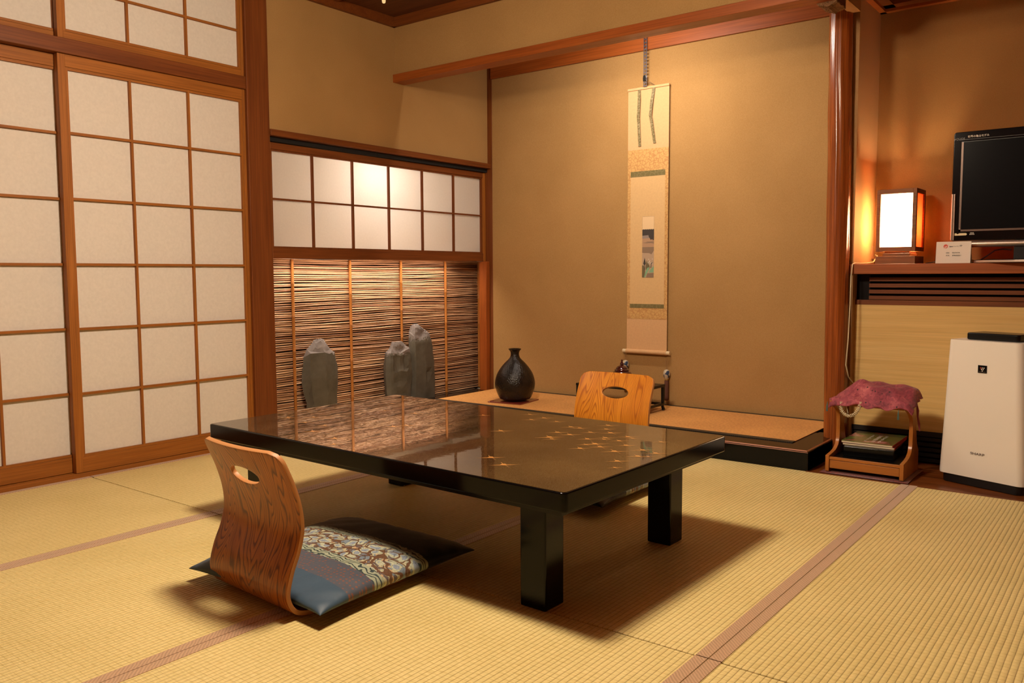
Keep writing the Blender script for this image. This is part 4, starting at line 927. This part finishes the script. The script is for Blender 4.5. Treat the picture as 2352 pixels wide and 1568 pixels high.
b.add([(.014, yb_, tz0+.022), (.062, yb_, tz0+.0225), (.066, yb_, tz0+.0275), (.062, yb_, tz0+.0325), (.036, yb_, tz0+.0325), (.027, yb_, tz0+.028), (.024, yb_, tz0+.0325), (.014, yb_, tz0+.0325)], [(0, 1, 2, 3, 4, 5, 6, 7)])
b.build('sticker', flat('sticker_yellow', (.85, .72, .42), .4), tv)
text_mesh('HDMI\nDEVICE', .006, Matrix.Translation((.085, -.0006, tz0+.029)) @ RX, 'sticker_lettering', M['letter'], tv, None, bold=.04)
B().box(.245, .545, .012, .036, .012, tz0).build('neck', M['black'], tv, bevel=.003)
b = B(); P_ = [(TWd/2 + .295*cos(a), -.02 + .135*sin(a)) for a in [2*pi*k/48 for k in range(48)]]
b.prism(P_, 'z', .001, .011); b.build('stand_plate', [M['silver']], tv, bevel=.0015); b = B(); b.prism([(TWd/2+.29*cos(a), -.02+.130*sin(a)) for a in [2*pi*k/48 for k in range(48)]], 'z', .0112, .0135); b.build('stand_plate_top', M['bezel'], tv)
B().tube([(.235, .03, .056), (.20, .04, .060), (.17, .05, .055), (.13, .06, .025), (.10, .07, .006), (.04, .08, .004)], .0032, 8).build('power_cable', M['black'], tv, smooth=True)
# ------------------------------------------------------------------ wifi card
wc = empty('wifi_card', (2.858, 4.062, .9085), 0, 'white folded wifi notice card standing before the television', 'card')
b = B(); cw, chh = .138, .095
b.add([(0, 0, 0), (cw, 0, 0), (cw, .010, chh), (0, .010, chh), (0, .0006, 0), (cw, .0006, 0), (cw, .0106, chh), (0, .0106, chh)], [(0, 1, 2, 3), (7, 6, 5, 4), (0, 4, 5, 1), (2, 6, 7, 3), (1, 5, 6, 2), (0, 3, 7, 4)])
b.add([(0, .0115, chh), (cw, .0115, chh), (cw, .040, 0), (0, .040, 0), (0, .0121, chh), (cw, .0121, chh), (cw, .0406, 0), (0, .0406, 0)], [(0, 1, 2, 3), (7, 6, 5, 4), (0, 4, 5, 1), (2, 6, 7, 3), (1, 5, 6, 2), (0, 3, 7, 4)])
b.build('card_sheet', M['card'], wc)
CT = lambda x, z: Matrix.Translation((x, z*.1053-.0004, z)) @ Matrix.Rotation(pi/2-math.atan(.1053)*1.0, 4, 'X')
def cp(x, z, d=.0006): return (x, z*.1053-d, z)
b = B(); n_ = 24; b.add([cp(.038+.0088*cos(2*pi*k/n_), .0745+.0088*sin(2*pi*k/n_)) for k in range(n_)], [tuple(range(n_))], 0)
for (x, z, r) in ((.035, .0715, .0022), (.039, .0730, .0020), (.0425, .0745, .0018), (.037, .0690, .0018), (.0415, .0705, .0014)): b.add([cp(x+r*cos(k), z+r*sin(k), .0008) for k in range(6)], [tuple(range(6))], 1)
b.add([cp(.028, .0665), cp(.0285, .0660), cp(.0485, .0805), cp(.049, .0815)], [(0, 1, 2, 3)], 0)
b.build('emblem', [M['redink'], M['card']], wc, label='round red emblem')
text_mesh('Japan.', .0066, CT(.0605, .0735), 'heading_lettering', M['ink'], wc, 'black lettering Japan.', bold=.04)
text_mesh('Free Wi-Fi', .0056, CT(.081, .0737), 'heading_lettering', M['logo'], wc, None)
b = B()
for r0, r1 in ((0, .0022), (.0034, .0050), (.0062, .0078)):
    pts = [cp(.0985+r1*cos(a), .0715+r1*sin(a)) for a in [pi/4+pi/2*k/8 for k in range(9)]] + [cp(.0985+r0*cos(a), .0715+r0*sin(a)) for a in [3*pi/4-pi/2*k/8 for k in range(9)]]
    b.add(pts, [tuple(range(18))])
b.build('wifi_symbol', M['ink'], wc)
text_mesh('SSID     TSUTAYA', .0072, CT(.068, .0455), 'notice_lettering', M['ink'], wc, None, bold=.02)
text_mesh('P.W.     0796322211', .0072, CT(.0715, .0335), 'notice_lettering', M['ink'], wc, None, bold=.02)

# ------------------------------------------------------------------ cords on the shelf
b = B(); b.tube([(2.528, 4.36, .955), (2.545, 4.33, .950), (2.540, 4.28, .920), (2.530, 4.20, .914), (2.528, 4.10, .9125), (2.522, 4.03, .9135), (2.5175, 4.008, .908), (2.517, 3.992, .85), (2.5195, 3.980, .72), (2.518, 3.968, .55), (2.513, 3.962, .44), (2.516, 4.0, .38), (2.521, 4.05, .35), (2.530, 4.074, .33)], .0028, 8)
b.build('white_cord', M['ivory'], smooth=True, label='cream cord running over the shelf end and hanging down beside the round pillar', cat='cord')
b = B(); b.box(2.5155, 2.5185, 4.335, 4.372, .935, 1.0); b.build('wall_outlet', flat('outlet_brown', (.38, .18, .09), .4), bevel=.001, label='small brown wall outlet beside the lantern lamp', cat='outlet')
b = B(); b.tube([(2.77, 4.31, .912), (2.82, 4.28, .918), (2.87, 4.24, .925), (2.95, 4.25, .930), (3.0, 4.27, .915), (3.05, 4.3, .9115)], .0022, 8); b.build('black_cord', M['black'], smooth=True, label='thin black cord on the shelf behind the wifi card', cat='cord')

# ------------------------------------------------------------------ pendant lamp (above the frame) with glowing pull handle
PX_, PY_, PZ_ = 2.03, 1.50, 1.98
pl = empty('pendant_lamp', (PX_, PY_, PZ_), 0, 'wooden pendant lamp above the table whose lit pull handle shows at the top edge', 'lamp')
b = B(); s2 = .24
for sg in (-1, 1): b.box(-s2, s2, sg*s2-.008, sg*s2+.008, -.01, .015); b.box(sg*s2-.008, sg*s2+.008, -s2, s2, -.01, .015); b.box(-s2, s2, sg*s2-.008, sg*s2+.008, .105, .12); b.box(sg*s2-.008, sg*s2+.008, -s2, s2, .105, .12)
b.build('shade_frame', M['dark_x'], pl)
b = B()
for sg in (-1, 1): b.box(-s2, s2, sg*s2-.0008, sg*s2+.0008, .015, .105); b.box(sg*s2-.0008, sg*s2+.0008, -s2, s2, .015, .105)
b.build('shade_paper', glowpanel('shade_paper', (.95, .88, .75), .7, .35), pl)
em = bpy.data.materials.new('tube_glow'); em.use_nodes = True; em.node_tree.nodes['Principled BSDF'].inputs['Emission Color'].default_value = (1, .88, .68, 1); em.node_tree.nodes['Principled BSDF'].inputs['Emission Strength'].default_value = 6
b = B(); R0 = .15; b.tube([(R0*cos(2*pi*k/40), R0*sin(2*pi*k/40), .03) for k in range(41)], .013, 10, caps=False); b.build('ring_tube', em, pl, smooth=True)
B().tube([(0, 0, .12), (0, 0, CEIL-PZ_)], .005, 8).build('hanging_rod', M['black'], pl)
B().box(-.03, .03, -.03, .03, .10, .13).build('hub', M['black'], pl)
b = B(); b.tube([(0, 0, .10), (0, .0, -.370)], .0012, 6); b.build('pull_cord', M['card'], pl)
eh = bpy.data.materials.new('handle_glow'); eh.use_nodes = True; e_ = eh.node_tree.nodes['Principled BSDF']; e_.inputs['Base Color'].default_value = (.9, .7, .35, 1); e_.inputs['Emission Color'].default_value = (1, .75, .35, 1); e_.inputs['Emission Strength'].default_value = .7
B().lathe([(.003, -.412), (.0045, -.410), (.0052, -.395), (.0052, -.375), (.003, -.365)], n=14).build('pull_handle', eh, pl, smooth=True)
L = bpy.data.lights.new('pendant_light', 'POINT'); L.energy = PENDANT_W; L.color = PENDANT_COL; L.shadow_soft_size = .17
lo = bpy.data.objects.new('tube_light', L); COL.objects.link(lo); lo.parent = pl; lo.location = (0, 0, .03)

# alcove strip light hidden behind the hanging wall
tl = empty('alcove_light', (1.35, 3.66, 2.20), 0, 'small strip light mounted behind the alcove beam', 'lamp')
B().box(-.30, .30, -.03, .03, .02, .05).build('housing', M['card'], tl)
em2 = bpy.data.materials.new('strip_glow'); em2.use_nodes = True; em2.node_tree.nodes['Principled BSDF'].inputs['Emission Color'].default_value = (1, .85, .65, 1); em2.node_tree.nodes['Principled BSDF'].inputs['Emission Strength'].default_value = 4
B().tube([(-.28, 0, .008), (.28, 0, .008)], .010, 10).build('tube', em2, tl, smooth=True)
L = bpy.data.lights.new('alcove_light', 'AREA'); L.shape = 'RECTANGLE'; L.size = .5; L.size_y = .04; L.energy = TOKO_W; L.color = TOKO_COL
lo = bpy.data.objects.new('strip_light', L); COL.objects.link(lo); lo.parent = tl; lo.location = (0, 0, -.006); lo.rotation_euler = (radians(35), 0, 0)
# lamp inside the window box
wl_ = empty('window_box_lamp', (-.27, 3.42, 1.46), 0, 'bright lamp glowing through the middle of the small paper window', 'lamp')
B().tube([(0, -.14, 0), (0, .14, 0)], .012, 10).build('tube', em2, wl_, smooth=True)
B().box(-.154, -.012, -.012, .012, -.010, .010).build('bracket', M['card'], wl_)
L = bpy.data.lights.new('box_lamp', 'AREA'); L.shape = 'RECTANGLE'; L.size = .04; L.size_y = .30; L.energy = BOX_W; L.color = BOX_COL
lo = bpy.data.objects.new('tube_light', L); COL.objects.link(lo); lo.parent = wl_; lo.location = (-.016, 0, 0); lo.rotation_euler = (0, radians(90), 0)
L = bpy.data.lights.new('box_lamp_front', 'AREA'); L.shape = 'RECTANGLE'; L.size = .04; L.size_y = .26; L.energy = BOX_W*.06; L.color = BOX_COL
lo = bpy.data.objects.new('tube_light_front', L); COL.objects.link(lo); lo.parent = wl_; lo.location = (.016, 0, 0); lo.rotation_euler = (0, radians(-90), 0)
# made-up strip light behind the window's lower rail, brightens the brushwood screen and stones
s2_ = empty('added_fill_strip', (-.062, 3.46, .990), 0, 'added unseen strip light behind the lower window rail, brightening the brushwood and stones', 'lamp')
B().box(.004, .012, -.70, .70, -.006, .012).build('housing', M['card'], s2_)
B().tube([(-.001, -.69, 0), (-.001, .69, 0)], .005, 10).build('tube', em2, s2_, smooth=True)
L = bpy.data.lights.new('added_fill_light', 'AREA'); L.shape = 'RECTANGLE'; L.size = .02; L.size_y = 1.38; L.spread = radians(150); L.energy = FILL_STRIP_W; L.color = (1, .84, .68)
lo = bpy.data.objects.new('strip_light', L); COL.objects.link(lo); lo.parent = s2_; lo.location = (.0, 0, -.009); lo.rotation_euler = (0, 0, 0)
